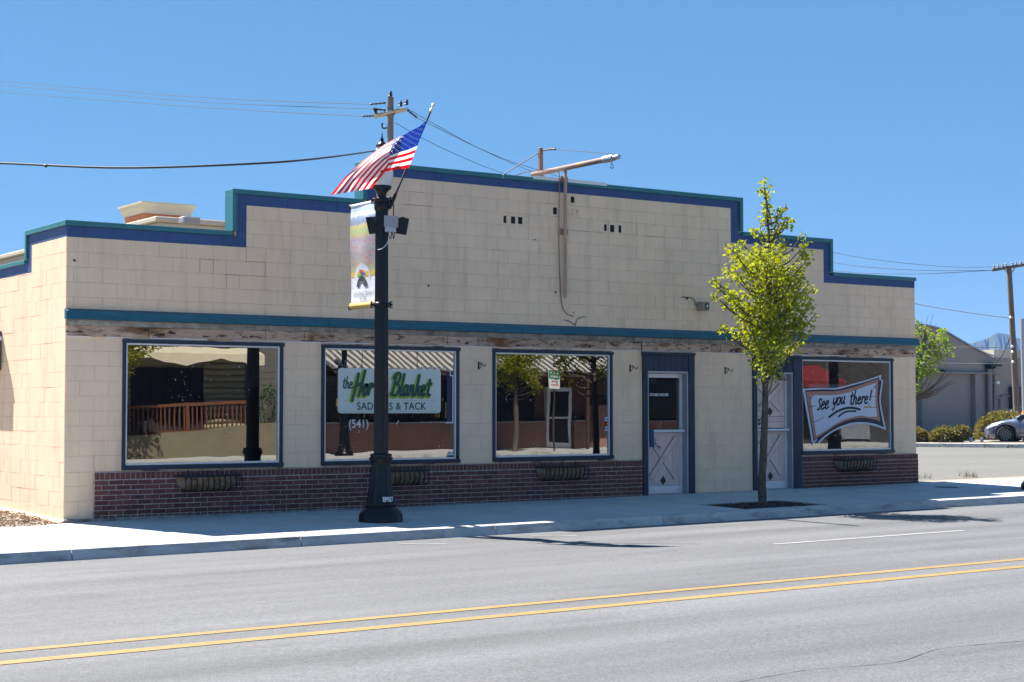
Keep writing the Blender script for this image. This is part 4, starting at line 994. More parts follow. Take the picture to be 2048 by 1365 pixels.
# banner
zt = onX(703, 414, LX).z; zb = onX(706, 616, LX).z
ban = empty('street_banner', (LX, LY, zb), 'tall white-bottomed street banner with painted flower meadow on the lamp post', 'banner')
yo = onX(703, 414, LX).y-LY+.0; Hb = zt-zb
ba = MB(); ba.tube([(0, .08, Hb), (0, yo, Hb+.0)], .013, 8); ba.build('upper_arm', m_wire, ban)
ba = MB(); ba.tube([(0, .08, .0), (0, yo, .0)], .013, 8); ba.build('lower_arm', m_wire, ban)
for z, lab in ((Hb, 0), (0, 0)):
    q = MB(); q.smooth = True; q.lathe([(.012, -.03), (.026, -.022), (.034, 0), (.026, .022), (.012, .03)], 14); o = q.build('arm_knob', m_wire, ban, (0, yo+.02, z)); o.rotation_euler = (R(90), 0, 0)
clamp(ban, Hb+.0, .090); clamp(ban, .0, .094)
def banner_mat():
    M = bpy.data.materials.new('banner_print'); M.use_nodes = True; N = M.node_tree.nodes; L = M.node_tree.links; N.clear()
    out = N.new('ShaderNodeOutputMaterial'); b = N.new('ShaderNodeBsdfPrincipled'); L.new(b.outputs[0], out.inputs[0]); b.inputs['Roughness'].default_value = .7
    tc = N.new('ShaderNodeTexCoord'); sp_ = N.new('ShaderNodeSeparateXYZ'); L.new(tc.outputs['Object'], sp_.inputs[0])
    def noise(sc_, det=4, st=(1, 1, 1)):
        mp = N.new('ShaderNodeMapping'); mp.inputs['Scale'].default_value = st; L.new(tc.outputs['Object'], mp.inputs[0])
        n = N.new('ShaderNodeTexNoise'); n.inputs['Scale'].default_value = sc_; n.inputs['Detail'].default_value = det; L.new(mp.outputs[0], n.inputs['Vector']); return n.outputs['Fac']
    def math_(op, a, c):
        x = N.new('ShaderNodeMath'); x.operation = op
        for i, q in enumerate((a, c)):
            if isinstance(q, (int, float)): x.inputs[i].default_value = q
            else: L.new(q, x.inputs[i])
        return x.outputs[0]
    def mix(f, a, c):
        x = N.new('ShaderNodeMix'); x.data_type = 'RGBA'; L.new(f, x.inputs[0])
        for i, q in ((6, a), (7, c)):
            if isinstance(q, tuple): x.inputs[i].default_value = (*q, 1)
            else: L.new(q, x.inputs[i])
        return x.outputs[2]
    z = math_('ADD', math_('DIVIDE', sp_.outputs['Z'], Hb), math_('MULTIPLY', math_('SUBTRACT', noise(9), .5), .07))
    rp = N.new('ShaderNodeValToRGB'); L.new(z, rp.inputs[0]); cr = rp.color_ramp
    st = [(.0, (.7, .7, .72)), (.40, (.30, .33, .12)), (.50, (.18, .24, .20)), (.60, (.30, .36, .36)), (.655, (.22, .27, .40)), (.70, (.42, .40, .14)), (.745, (.34, .42, .13)), (.80, (.55, .42, .13)), (.815, (.16, .22, .36)), (.87, (.24, .33, .52)), (.90, (.75, .78, .8)), (.95, (.45, .55, .70))]
    while len(cr.elements) < len(st): cr.elements.new(.5)
    for e, (p, c) in zip(cr.elements, st): e.position = p; e.color = (*c, 1)
    col = rp.outputs[0]
    def band(lo, hi):
        a = N.new('ShaderNodeMapRange'); a.inputs[1].default_value = lo; a.inputs[2].default_value = lo+.03; L.new(z, a.inputs[0])
        c = N.new('ShaderNodeMapRange'); c.inputs[1].default_value = hi; c.inputs[2].default_value = hi-.05; L.new(z, c.inputs[0]); return math_('MULTIPLY', a.outputs[0], c.outputs[0])
    def thr(n, a, c):
        r_ = N.new('ShaderNodeMapRange'); r_.inputs[1].default_value = a; r_.inputs[2].default_value = c; L.new(n, r_.inputs[0]); return r_.outputs[0]
    col = mix(math_('MULTIPLY', band(.38, .72), thr(noise(34, 2), .52, .60)), col, (.55, .10, .10))
    col = mix(math_('MULTIPLY', band(.38, .66), thr(noise(48, 2, (1, 1.3, .8)), .56, .62)), col, (.22, .27, .50))
    col = mix(math_('MULTIPLY', band(.42, .72), thr(noise(60, 2, (1, 1, 1.4)), .58, .64)), col, (.70, .50, .46))
    pal = N.new('ShaderNodeMix'); pal.data_type = 'RGBA'; pal.inputs[0].default_value = .12; L.new(col, pal.inputs[6]); pal.inputs[7].default_value = (.68, .70, .72, 1)
    L.new(pal.outputs[2], b.inputs['Base Color']); return M
m_ban = banner_mat()
def bwave(y, z): return .018*math.sin(z*3.1+y*2)+.010*math.sin(y*9+z*1.4)
y0b, y1b = .13, yo-.015
b = MB(); n1, n2 = 10, 22; vs = []
for i in range(n1+1):
    for j in range(n2+1):
        y = y0b+(y1b-y0b)*i/n1; z = .075+(Hb-.075+.02)*j/n2; k = (z/Hb)
        vs.append((bwave(y, z)*math.sin(math.pi*min(1, max(0, z/Hb)))**.5-.016, y, z))
b.smooth = True; b.add(vs, [(i*(n2+1)+j, (i+1)*(n2+1)+j, (i+1)*(n2+1)+j+1, i*(n2+1)+j+1) for i in range(n1) for j in range(n2)])
b.build('printed_cloth', m_ban, ban)
m_cloth = mat('banner_white', (.66, .68, .74), .8, .05, 4); m_gold = mat('banner_gold', (.62, .43, .12), .7, .15, 5)
b = MB(); b.smooth = True; b.tube([(0, y0b, Hb), (0, y1b, Hb)], .026, 14); b.smooth = False; b.build('top_sleeve', m_cloth, ban)
b = MB(); b.tube([(0, y0b, .02), (0, y1b, .02)], .045, 14); b.build('gold_sleeve', m_gold, ban)
def bflat(name, poly, M, off):   # a flat shape printed on the cloth facing the photographer's side (-X)
    import mathutils
    tri = mathutils.geometry.tessellate_polygon([[Vector((p[0], p[1], 0)) for p in poly]])
    b = MB(); b.add([(bwave(y, z)*math.sin(math.pi*min(1, max(0, z/Hb)))**.5-.016-off, y, z) for y, z in poly], [tuple(t) for t in tri]); return b.build(name, M, ban)
yc = (y0b+y1b)/2
def yy(f): return y1b-(y1b-y0b)*f        # f = 0 at the outer (left) edge seen from the street
nseg = 14
def grid_band(name, f0, f1, zl, zh, M, off):
    b = MB(); vs = []
    for i in range(nseg+1):
        f = f0+(f1-f0)*i/nseg
        for z in (zl(f), (zl(f)+zh(f))/2, zh(f)): vs.append((bwave(yy(f), z)*math.sin(math.pi*min(1, max(0, z/Hb)))**.5-.016-off, yy(f), z))
    b.add(vs, [(3*i+j, 3*i+3+j, 3*i+4+j, 3*i+1+j) for i in range(nseg) for j in range(2)]); return b.build(name, M, ban)
zs_ = lambda f: Hb*(.315+.10*math.sqrt(max(0, 1-((f-.46)/.34)**2)) if abs(f-.46) < .30 else .345)
grid_band('white_panel', 0, 1, lambda f: .07, lambda f: Hb*(.30), m_cloth, .004)
grid_band('gold_swoosh', 0, 1, lambda f: Hb*(.285+.02*abs(f-.46)), lambda f: Hb*(.335+.035*abs(f-.46)), m_gold, .006)
bflat('white_dome', [(yy(.46+.31*math.cos(a)*1.0), Hb*(.27+.155*math.sin(a))) for a in np.linspace(0, math.pi, 17)], m_cloth, .008)
ay = lambda a, r_: (yy(.45+r_*math.cos(a)), Hb*.195+r_*(y1b-y0b)*math.sin(a)*.95)
arch = [ay(a, .215) for a in np.linspace(0, math.pi, 13)]+[ay(a, .09) for a in np.linspace(math.pi, 0, 9)]
bflat('arch_emblem', arch, mat('emblem_grey', (.05, .055, .075)), .011)
bflat('red_pennant', [(yy(.36), Hb*.365), (yy(.36), Hb*.325), (yy(.56), Hb*.35)], mat('pennant_red', (.55, .05, .04)), .011)
bflat('violet_pennant', [(yy(.46), Hb*.335), (yy(.40), Hb*.295), (yy(.64), Hb*.315)], mat('pennant_violet', (.13, .10, .38)), .0105)
bflat('green_pennant', [(yy(.30), Hb*.325), (yy(.30), Hb*.285), (yy(.50), Hb*.308)], mat('pennant_green', (.07, .36, .10)), .0115)
for body, z, s_ in (('CENTRAL POINT', .125*Hb, .082), ('EST. 1889', .085*Hb, .05)):
    me = text_mesh(body, s_, extr=.0003, sx=.92); me.materials.clear(); me.materials.append(mat('banner_lettering', (.42, .44, .50)))
    for v in me.vertices:
        y = yy(.5)-v.co.x; zz = z+v.co.y; v.co = (bwave(y, zz)*math.sin(math.pi*min(1, zz/Hb))**.5-.016-.011, y, zz)
    link('lettering', me, ban)
# grey control box and the two black panels
PXc = Vector((-RT.y, RT.x, 0))          # horizontally away from the photographer
e1 = Vector((RT.x, RT.y, 0)); back = Vector((FW.x, FW.y, 0)).normalized()
def onLamp(u, v, dback): # point on the vertical plane through the lamp square to the view, shifted back
    p0 = Vector((LX, LY, 0))+back*dback; r_ = ray(u, v); t = (p0-CAM).dot(back)/r_.dot(back); return CAM+r_*t
def slab_obj(B, quad, th, n):
    q = [Vector(p) for p in quad]; B.add([tuple(p) for p in q]+[tuple(p+n*th) for p in q], [(0, 1, 2, 3), (7, 6, 5, 4), (0, 4, 5, 1), (1, 5, 6, 2), (2, 6, 7, 3), (3, 7, 4, 0)])
m_bp = m_blackmat
c = onLamp(783, 442, -.14)
bx_ = empty('control_box', tuple(c), 'small grey control box strapped to the lamp post between two black panels', 'control box')
b = MB(); slab_obj(b, [onLamp(768, 453, -.15), onLamp(796, 455, -.15), onLamp(796, 433, -.15), onLamp(768, 431, -.15)], .07, back); kid(b.build('case', m_greybox), bx_)
b = MB()
slab_obj(b, [onLamp(770, 464, -.14), onLamp(792, 465, -.14), onLamp(792, 455.5, -.14), onLamp(770, 453.5, -.14)], .04, back); kid(b.build('cable_gland', m_steel), bx_)
for u0, u1 in ((776, 781), (784, 787)):
    b = MB(); b.tube(catmull([tuple(onLamp(u0, 464, -.15)), tuple(onLamp(u0+2, 472, -.17)), tuple(onLamp(u1, 478, -.15)), tuple(onLamp(u1+2, 470, -.13)), tuple(onLamp(u1+1, 462, -.13))], 4), .006, 5); kid(b.build('cable', m_wire), bx_)
b = MB(); b.tube([tuple(onLamp(787, 432, -.12)), tuple(onLamp(787, 409, -.12))], .008, 6); kid(b.build('antenna', m_wire), bx_)
b = MB(); b.tube(catmull([tuple(onLamp(755, 500, -.11)), tuple(onLamp(763, 498, -.115)), tuple(onLamp(770, 493, -.115)), tuple(onLamp(776, 484, -.12)), tuple(onLamp(779, 472, -.12))], 4), .005, 5); kid(b.build('white_cable', m_white), bx_)
for lb, P, d in (('black tilted panel on the banner side of the lamp post', [(731, 435), (742, 434), (763, 433), (762, 466), (738, 468)], -.05), ('black tilted panel on the street side of the lamp post', [(796, 437), (805, 434), (818, 438), (812, 470), (788, 466), (789, 458)], .02)):
    cc = onLamp(sum(p[0] for p in P)/len(P), sum(p[1] for p in P)/len(P), d)
    t = empty('detector_panel', tuple(cc), lb, 'panel', 'black panels on the lamp post')
    q = [onLamp(u, v, d-.06 if i in (0, 4) else d) for i, (u, v) in enumerate(P)]; n = len(q); b = MB()
    b.add([tuple(p) for p in q]+[tuple(p+back*.06) for p in q], [tuple(range(n)), tuple(range(2*n-1, n-1, -1))]+[(i, n+i, n+(i+1) % n, (i+1) % n) for i in range(n)])
    kid(b.build('case', m_bp), t)
    u0, v0 = (766, 450) if d < 0 else (792, 450)
    b = MB(); b.tube([tuple(onLamp(765, 450, .0)), tuple(cc+back*.03)], .014, 6); kid(b.build('bracket', m_wire), t)
# flag on its tilted pole: leans along the street
pb, pt_ = onY(785, 404, LY-.10), onY(861, 224, LY-.10)
fl = empty('flag', (LX+.09, LY-.06, pb.z), 'stars and stripes flag on a tilted pole fixed to the lamp post', 'flag')
b = MB(); b.tube([tuple(pb), tuple(pt_)], .014, 8); kid(b.build('pole', m_wire), fl)
b = MB(); d = (pt_-pb).normalized(); 
b.tube([tuple(pt_), tuple(pt_+d*.03), tuple(pt_+d*.05), tuple(pt_+d*.075), tuple(pt_+d*.095), tuple(pt_+d*.12), tuple(pt_+d*.135)], [.022, .026, .014, .014, .027, .024, .008], 10); kid(b.build('pole_finial', m_alu), fl)
b = MB(); b.tube([tuple(pb-d*.1), tuple(pb+d*.12)], .024, 8); kid(b.build('socket', m_wire), fl)
dd0 = (pb-CAM).dot(FW)
def fpt(u, v, dd): return at(u, v, dd0+dd)
rows = {  # s : (top u,v,depth) (bottom u,v,depth)
 0.: ((855, 240, -.02), (818, 336, -.02)), .10: ((838, 254, -.10), (800, 339, -.10)), .2: ((822, 262, -.2), (779, 342, -.2)), .30: ((808, 270, -.26), (759, 346, -.24)), .35: ((797, 274, -.22), (764, 342, -.20)), .40: ((790, 278, -.16), (776, 330, -.30)), .5: ((766, 291, -.10), (776, 334, -.30)), .7: ((726, 322, .0), (762, 354, -.20)), .85: ((691, 354, .02), (751, 367, -.12)), 1.: ((661, 391, .12), (743, 377, .04))}
ks = sorted(rows)
def fsurf(s, t):
    for a, c in zip(ks, ks[1:]):
        if a <= s <= c+1e-9: break
    f = (s-a)/(c-a); T = [rows[a][0][i]*(1-f)+rows[c][0][i]*f for i in range(3)]; B_ = [rows[a][1][i]*(1-f)+rows[c][1][i]*f for i in range(3)]
    bow = math.sin(math.pi*t)*(.10 if s > .32 else .03)
    u, v, dp = [T[i]*(1-t)+B_[i]*t for i in range(3)]
    dp += -bow*.8+.035*math.sin(s*14+t*5)*s+.02*math.sin(t*17+s*6)*s
    k = min(1, max(0, (s-.32)*3))
    if k: u -= 10*math.sin(math.pi*t)*k*(1-s)*1.5; v -= 6*math.sin(math.pi*t)*k*(1-s)
    return fpt(u, v, dp)
m_fr = leaf_mat('flag_red', (.50, .02, .025), (.50, .02, .025), .35); m_fw = leaf_mat('flag_white', (.75, .75, .78), (.75, .75, .78), .3); m_fb = leaf_mat('flag_blue', (.018, .04, .24), (.018, .04, .24), .3)
NS, NT = 52, 39
b = MB(); b.smooth = True
vs = [fsurf(i/NS, j/NT) for i in range(NS+1) for j in range(NT+1)]
o_ = len(b.v); b.v += [tuple(p) for p in vs]
for i in range(NS):
    for j in range(NT):
        st = j//3; blue = i < NS*.40 and st < 7
        b.f.append([i*(NT+1)+j, i*(NT+1)+j+1, (i+1)*(NT+1)+j+1, (i+1)*(NT+1)+j]); b.mi.append(2 if blue else (0 if st % 2 == 0 else 1)); b.sm.append(True)
kid(b.build('cloth', [m_fr, m_fw, m_fb]), fl)
b = MB()
for r_ in range(9):
    for c_ in range(6 if r_ % 2 == 0 else 5):
        s = .40*((c_+.5)/6 if r_ % 2 == 0 else (c_+1)/6); t = (7/13)*(r_+1)/10
        for off in (-.006, .006):
            pts = []
            for k in range(10):
                a = math.pi/2+k*math.pi/5; rr = .016 if k % 2 == 0 else .0065
                p = fsurf(min(1, max(0, s+rr*math.cos(a))), min(1, max(0, t-rr*1.7*math.sin(a)))); pts.append(p+FW*off)
            c0 = fsurf(s, t)+FW*off
            b.add([tuple(p) for p in pts]+[tuple(c0)], [(k, (k+1) % 10, 10) for k in range(10)])
st_ = b.build('stars', m_fw); kid(st_, fl); st_['kind'] = 'stuff'
# second post: only its base shows at the picture's right edge
q = on_walk(2076, 980)
lp2 = copy_tree(lamp); lp2.location = (q.x, q.y, walk_z(q.x, q.y)); lp2['label'] = 'black lamp post past the shop corner, only its base edge showing'
for ch in [c for c in bpy.data.objects if c.parent == lp2 and c.name.startswith('lettering')]: bpy.data.objects.remove(ch)

# ================================================================== trees
def branchy_tree(name, label, base, top, clumps, leaf, limb_from, leaf_n, lsize, trunk_r, group=None, cat='tree', droop=.3):
    t = empty(name, base, label, cat, group)
    base = Vector(base)
    tb = MB(); P = catmull([tuple(p) for p in top], 5); n = len(P); r0, r1 = trunk_r
    rr = [r0*(1-i/(n-1))+r1*i/(n-1) for i in range(n)]; rr[0] *= 1.25
    tb.tube([(p[0]-base.x, p[1]-base.y, p[2]-base.z) for p in P], [r_*uni(.95, 1.06) for r_ in rr], 10)
    trunk = tb.build('trunk', m_trunk, t)
    lb = MB(); cb = MB()
    Pt = [Vector(p) for p in P]
    for (c, r_) in clumps:
        c = Vector(c); zz = c.z-limb_from*(Vector((c.x-Pt[-1].x, c.y-Pt[-1].y)).length)-.1
        a = min(Pt, key=lambda p: abs(p.z-max(zz, Pt[len(Pt)//3].z)) )
        mid = a*.45+c*.55+Vector((uni(-.04, .04), uni(-.04, .04), -.08-.1*r_))
        lb.tube([tuple(Vector(q)-base) for q in catmull([a, mid, c, c+Vector((uni(-.3, .3)*r_, uni(-.3, .3)*r_, r_*.7))], 4)], [.020, .018, .016, .014, .012, .010, .009, .008, .007, .006, .005, .004, .004][:13], 5)
        for i in range(max(4, int(leaf_n*r_*r_))):
            d = Vector((random.gauss(0, .5), random.gauss(0, .5), random.gauss(0, .5)))
            if d.length > 1.15: d *= 1.15/d.length
            p = c+d*r_-base
            a1 = uni(0, 6.28); tip = Vector((math.cos(a1), math.sin(a1), -uni(0, 1.6)*droop*2+uni(-.2, .2))).normalized()
            sd = tip.cross(Vector((uni(-1, 1), uni(-1, 1), uni(-.3, 1)))).normalized(); nn = tip.cross(sd); l = lsize*uni(.7, 1.25); w_ = l*uni(.28, .38)
            A = p; Bp = p+tip*l*.5+sd*w_-nn*w_*.3; Cp = p+tip*l+nn*l*.1; Dp = p+tip*l*.5-sd*w_-nn*w_*.3; E = p+tip*l*.5
            cb.add([A, Bp, Cp, Dp, E], [(0, 1, 4), (1, 2, 4), (2, 3, 4), (3, 0, 4)])
    lb.build('branches', m_trunk, t)
    o = cb.build('crown', leaf, t)
    return t
tq = on_walk(1525, 1005)
tdep = (tq-CAM).dot(FW); pxm = F/tdep
CL = [(1529,375,15),(1535,389,13),(1526,384,9),(1537,418,15),(1530,432,12),(1561,422,12),(1553,432,10),(1570,417,7),(1535,436,16),(1568,447,17),(1578,440,8),(1555,452,14),(1520,463,15),(1551,463,17),(1506,461,7),(1514,470,8),(1543,481,18),(1602,471,7),(1609,488,12),(1608,504,13),(1612,520,13),(1598,537,15),(1606,550,10),(1584,561,24),(1570,556,14),(1611,576,17),(1625,580,8),(1484,486,14),(1455,494,8),(1469,504,16),(1479,520,19),(1461,541,15),(1475,547,16),(1485,560,12),(1522,508,22),(1547,514,27),(1568,496,14),(1575,488,7),(1535,535,31),(1510,529,20),(1553,555,32),(1518,566,30),(1430,561,9),(1426,566,7),(1440,576,14),(1432,592,10),(1457,588,15),(1477,605,20),(1449,609,8),(1465,600,12),(1590,600,28),(1615,620,15),(1626,632,8),(1622,608,9),(1560,605,38),(1520,612,34),(1490,630,22),(1570,650,34),(1600,650,22),(1540,660,34),(1505,665,26),(1455,660,13),(1470,670,15),(1445,655,7),(1590,690,15),(1520,700,23),(1550,700,27),(1500,705,8),(1485,672,10),(1530,732,20),(1550,736,18),(1508,728,8),(1545,758,8),(1520,758,9),(1575,700,12),(1605,670,12),(1530,640,30)]
cl3 = []
for u, v, r_ in CL:
    lim = max(.05, min(.62, .75-abs(u-1530)/pxm*.75)) if v > 480 else .12
    reps = 2 if (r_ > 18) else 1
    for k in range(reps):
        dp = uni(-lim, lim) if reps == 1 else (lim*uni(.2, 1) if k else -lim*uni(.2, 1))
        cl3.append((at(u+uni(-2, 2), v+uni(-2, 2), tdep+dp), r_*1.06*(tdep+dp)/F))
stem = [tq+Vector((0, 0, -.03)), at(1524, 960, tdep), at(1527, 900, tdep), at(1530, 820, tdep), at(1531, 745, tdep), at(1536, 660, tdep), at(1538, 580, tdep), at(1540, 520, tdep), at(1537, 460, tdep), at(1533, 405, tdep), at(1531, 380, tdep)]
tree = branchy_tree('street_tree', 'young pear tree with bright green leaves in the sidewalk soil square', tuple(tq), stem, cl3, m_leaf, .55, 2150, .072, (.072, .008), group=None)
# trees across the street are copies (seen only mirrored in the windows)
for (x, y, s_, rz, lb) in ((9.75, -23.6, 1.25, 70, 'leafy street tree across the road before the ramp, mirrored in the first window'), (23.5, -23.5, 1.0, 200, 'slim street tree across the road, mirrored in the third window')):
    c = copy_tree(tree); c.location = (x, y, opp_z(x)); c.scale = (s_*1.25, s_*1.25, s_); c.rotation_euler = (0, 0, R(rz)); c['label'] = lb; c['group'] = 'street trees across the road'

# ================================================================== across the road (mirrored in the shop windows)
m_log = mat('cream_siding', (.36, .33, .235), .8, .08, 3, .3, 30); m_brownw = mat('brown_stucco', (.12, .06, .05), .85, .15, 2, .4, 60, col2=(.18, .10, .085), c2s=1.5, c2lo=.5, c2hi=.7)
m_corr = mat('corrugated_awning', (.62, .62, .60), .45, .06, 3, metal=.3); m_redrail = mat('stained_rail', (.15, .055, .026), .7, .2, 5, vstr=(1, 1, 4))
m_retw = mat('retaining_stucco', (.19, .165, .11), .9, .12, 2, .4, 60); m_cmu = mat('grey_block', (.13, .125, .12), .9, .1, 3, .3, 40); m_dkgl = mat('dark_glass', (.015, .017, .02), .08, spec=.6)
m_red = mat('red_awning', (.17, .018, .018), .7, .1, 3); m_canvas = mat('canvas', (.60, .55, .42), .9, .06, 4)
# cabin with ramp
hx0, hx1, hy = 7.6, 15.1, -26.6
hz = opp_z(11)+.55
cab = empty('log_cabin', (11.3, hy, hz), 'cream log-sided cabin with a valance across the road, mirrored in the first window', 'building')
b = MB(); b.box(hx0, hx1, hy-6, hy-.02, hz-.6, hz+3.3); kid(b.build('wall', m_log), cab)
for i in range(17):
    z = hz-.1+.19*i; b = MB(); segs = [(hx0, 9.85), (10.75, 11.3), (13.7, hx1)] if .0 < z-hz < 2.2 else [(hx0, hx1)]
    for a, c in segs: b.smooth = True; b.tube([(a, hy, z+.095), (c, hy, z+.095)], .095, 10); b.smooth = False
    kid(b.build('siding_log', m_log), cab)
b = MB(); b.bev(9.85, 10.75, hy-.02, hy+.10, hz+1.0, hz+2.2, .01); w_ = b.build('window', m_canvas); kid(w_, cab)
b = MB()
for i in range(2):
    for j in range(3): b.box(9.92+.40*i, 10.28+.40*i, hy+.101, hy+.115, hz+1.06+.37*j, hz+1.39+.37*j)
b.build('panes', m_dkgl, w_)
b = MB(); b.box(11.3, 13.7, hy-.01, hy+.05, hz-.05, hz+2.2)
for i in range(9): b.tube([(11.4+.27*i, hy+.06, hz), (11.4+.27*i, hy+.06, hz+2.15)], .05, 6)
kid(b.build('curtain', mat('dark_curtain', (.03, .03, .04), .9)), cab)
b = MB(); n = 16; vs = []
for i in range(n+1):
    x = hx0+1.6+(6.0)*i/n; sg = .10*math.sin(i*.9)+.05*(i % 2)
    vs += [(x, hy+.1, hz+2.95), (x, hy+1.3, hz+2.62), (x, hy+1.32, hz+2.38-sg)]
b.add(vs, [(3*i+j, 3*i+j+1, 3*i+4+j, 3*i+3+j) for i in range(n) for j in range(2)]); kid(b.build('canvas_valance', m_canvas), cab)
b = MB(); b.quad((hx0-.3, hy+.6, hz+3.0), (hx1+.2, hy+.6, hz+3.0), (hx1+.2, hy-3, hz+4.2), (hx0-.3, hy-3, hz+4.2)); kid(b.build('roof', m_corr), cab)
rw = empty('retaining_wall', (12, -25.1, opp_z(12)), 'low cream retaining wall below the ramp, mirrored in the first window', 'wall')
b = MB(); A = [(8.6, .55), (11, .68), (13.3, .85), (15.3, 1.0), (16.6, 1.05)]
vs = []
for x, h in A: vs += [(x, -25.1, opp_z(x)-.05), (x, -25.1, opp_z(x)+h), (x, -25.35, opp_z(x)+h), (x, -25.35, opp_z(x)-.05)]
b.add(vs, [(4*i+j, 4*i+j+1, 4*i+5+j, 4*i+4+j) for i in range(4) for j in range(3)]+[(0, 1, 2, 3), (16, 17, 18, 19)]); kid(b.build('body', m_retw), rw)
b = MB(); b.box(8.6, 15.2, -26.5, -25.36, opp_z(9)-.1, hz-.02); kid(b.build('ramp_deck', m_conc_old), rw)
rl = empty('ramp_railing', (12.5, -25.5, hz), 'reddish wooden ramp railing with balusters across the road, mirrored in the first window', 'railing')
def rz_(x): return hz+.05+.05*(x-10.7)
for x in (10.75, 12.7, 14.9): b = MB(); b.bev(x-.06, x+.06, -25.56, -25.44, rz_(x)-.1, rz_(x)+.95, .006); kid(b.build('post', m_redrail), rl)
for dz, h in ((.84, .10), (.03, .12)):
    b = MB(); b.add([(x, y, z) for x in (10.7, 14.95) for y, z in ((-25.55, rz_(x)+dz), (-25.45, rz_(x)+dz), (-25.45, rz_(x)+dz+h), (-25.55, rz_(x)+dz+h))], [(0, 1, 5, 4), (1, 2, 6, 5), (2, 3, 7, 6), (3, 0, 4, 7), (0, 3, 2, 1), (4, 5, 6, 7)]); kid(b.build('rail', m_redrail), rl)
for i in range(28):
    x = 10.85+.145*i
    if abs(x-12.7) < .07: continue
    b = MB(); b.box(x-.02, x+.02, -25.52, -25.48, rz_(x)+.15, rz_(x)+.845); kid(b.build('baluster', m_redrail), rl)
gb = empty('block_annex', (16, -26.9, opp_z(16)), 'plain grey block annex between cabin and brown shop across the road', 'building')
b = MB(); b.box(15.12, 17.1, -33, -26.7, opp_z(16)-.1, 4.6); kid(b.build('wall', m_cmu), gb)
b = MB()
for i in range(21): b.box(15.12, 17.1, -26.699, -26.692, opp_z(16)+.02+.2*i, opp_z(16)+.21+.2*i)
kid(b.build('course', m_cmu), gb)
# brown shop with corrugated awning
sx0, sx1, sy = 17.2, 33.5, -26.2
g0 = opp_z(25)
bs = empty('brown_shop', (25.3, sy, g0), 'brown shop with a long corrugated metal awning across the road, mirrored in two windows', 'building')
b = MB(); b.box(sx0, sx1, sy-8, sy-.3, g0-.2, 5.2); kid(b.build('wall', m_brownw), bs)
m_pinkw = mat('pinkish_low_wall', (.26, .145, .12), .9, .12, 2, .4, 60)
for a, c in ((sx0, 26.75), (27.95, sx1)):
    b = MB(); b.bev(a, c, sy-.3, sy, g0-.1, g0+.93, .01); kid(b.build('low_wall', m_pinkw), bs)
    b = MB(); b.bev(a, c, sy-.29, sy+.04, g0+.932, g0+.975, .006); kid(b.build('ledge', m_alu_jamb), bs)
b = MB(); b.bev(28.6, 29.4, sy-.3, sy+.25, g0-.1, g0+1.55, .01); kid(b.build('pier', m_pinkw), bs)
for a, c in ((17.6, 19.6), (20.0, 22.0), (22.4, 24.4), (24.6, 26.3), (29.6, 31.4), (31.6, 33.2)):
    b = MB(); b.bev(a, c, sy-.3, sy-.15, g0+.98, g0+2.5, .01); w_ = b.build('window', m_dkbrown); kid(w_, bs)
    b = MB(); b.box(a+.06, c-.06, sy-.149, sy-.14, g0+1.04, g0+2.44); b.build('pane', m_dkgl, w_)
b = MB(); b.bev(26.8, 27.9, sy-.3, sy-.10, g0-.0, g0+2.2, .008); w_ = b.build('door', m_alu); kid(w_, bs)
b = MB(); b.box(26.93, 27.77, sy-.098, sy-.09, g0+.2, g0+1.05); b.build('lower_pane', m_dkgl, w_)
b = MB(); b.box(26.93, 27.77, sy-.098, sy-.09, g0+1.12, g0+2.05); b.build('upper_pane', m_dkgl, w_)
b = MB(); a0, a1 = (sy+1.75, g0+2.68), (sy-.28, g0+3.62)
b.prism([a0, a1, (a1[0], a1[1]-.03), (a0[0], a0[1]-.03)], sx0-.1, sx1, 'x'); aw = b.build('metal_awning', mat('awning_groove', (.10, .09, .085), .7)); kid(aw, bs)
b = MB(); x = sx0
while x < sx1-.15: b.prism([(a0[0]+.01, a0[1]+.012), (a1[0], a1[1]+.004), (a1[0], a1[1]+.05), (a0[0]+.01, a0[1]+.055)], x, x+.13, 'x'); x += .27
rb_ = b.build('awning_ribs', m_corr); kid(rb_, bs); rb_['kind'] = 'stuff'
for xx in (17.5, 22.2, 27.3, 32.8): b = MB(); b.bev(xx-.05, xx+.05, sy+1.6, sy+1.7, g0-.05, g0+2.64, .004); kid(b.build('awning_post', m_dkbrown), bs)
b = MB(); b.bev(sx0, sx1, sy+1.58, sy+1.72, g0+2.52, g0+2.64, .004); kid(b.build('awning_beam', m_dkbrown), bs)
# red-fronted building farther on
rbd = empty('red_front_building', (40, -27, opp_z(40)), 'grey building with red awning farther along across the road, mirrored in the right window', 'building')
b = MB(); b.box(34.2, 52, -36, -27, 0, 5.2); kid(b.build('wall', mat('dark_stucco', (.05, .048, .05), .9, .2, 1)), rbd)
b = MB(); b.prism([(-27, 3.25), (-25.6, 2.6), (-25.6, 2.35), (-27, 2.35)], 35.0, 41.2, 'x'); kid(b.build('red_awning', m_red), rbd)
for i in range(3):
    b = MB(); b.bev(35.4+1.9*i, 36.9+1.9*i, -27.02, -26.9, .8, 2.2, .01); kid(b.build('window', m_dkgl), rbd)
b = MB(); b.bev(42.2, 44, -27.02, -26.9, .2, 2.4, .01); kid(b.build('garage_door', m_alu_jamb), rbd)
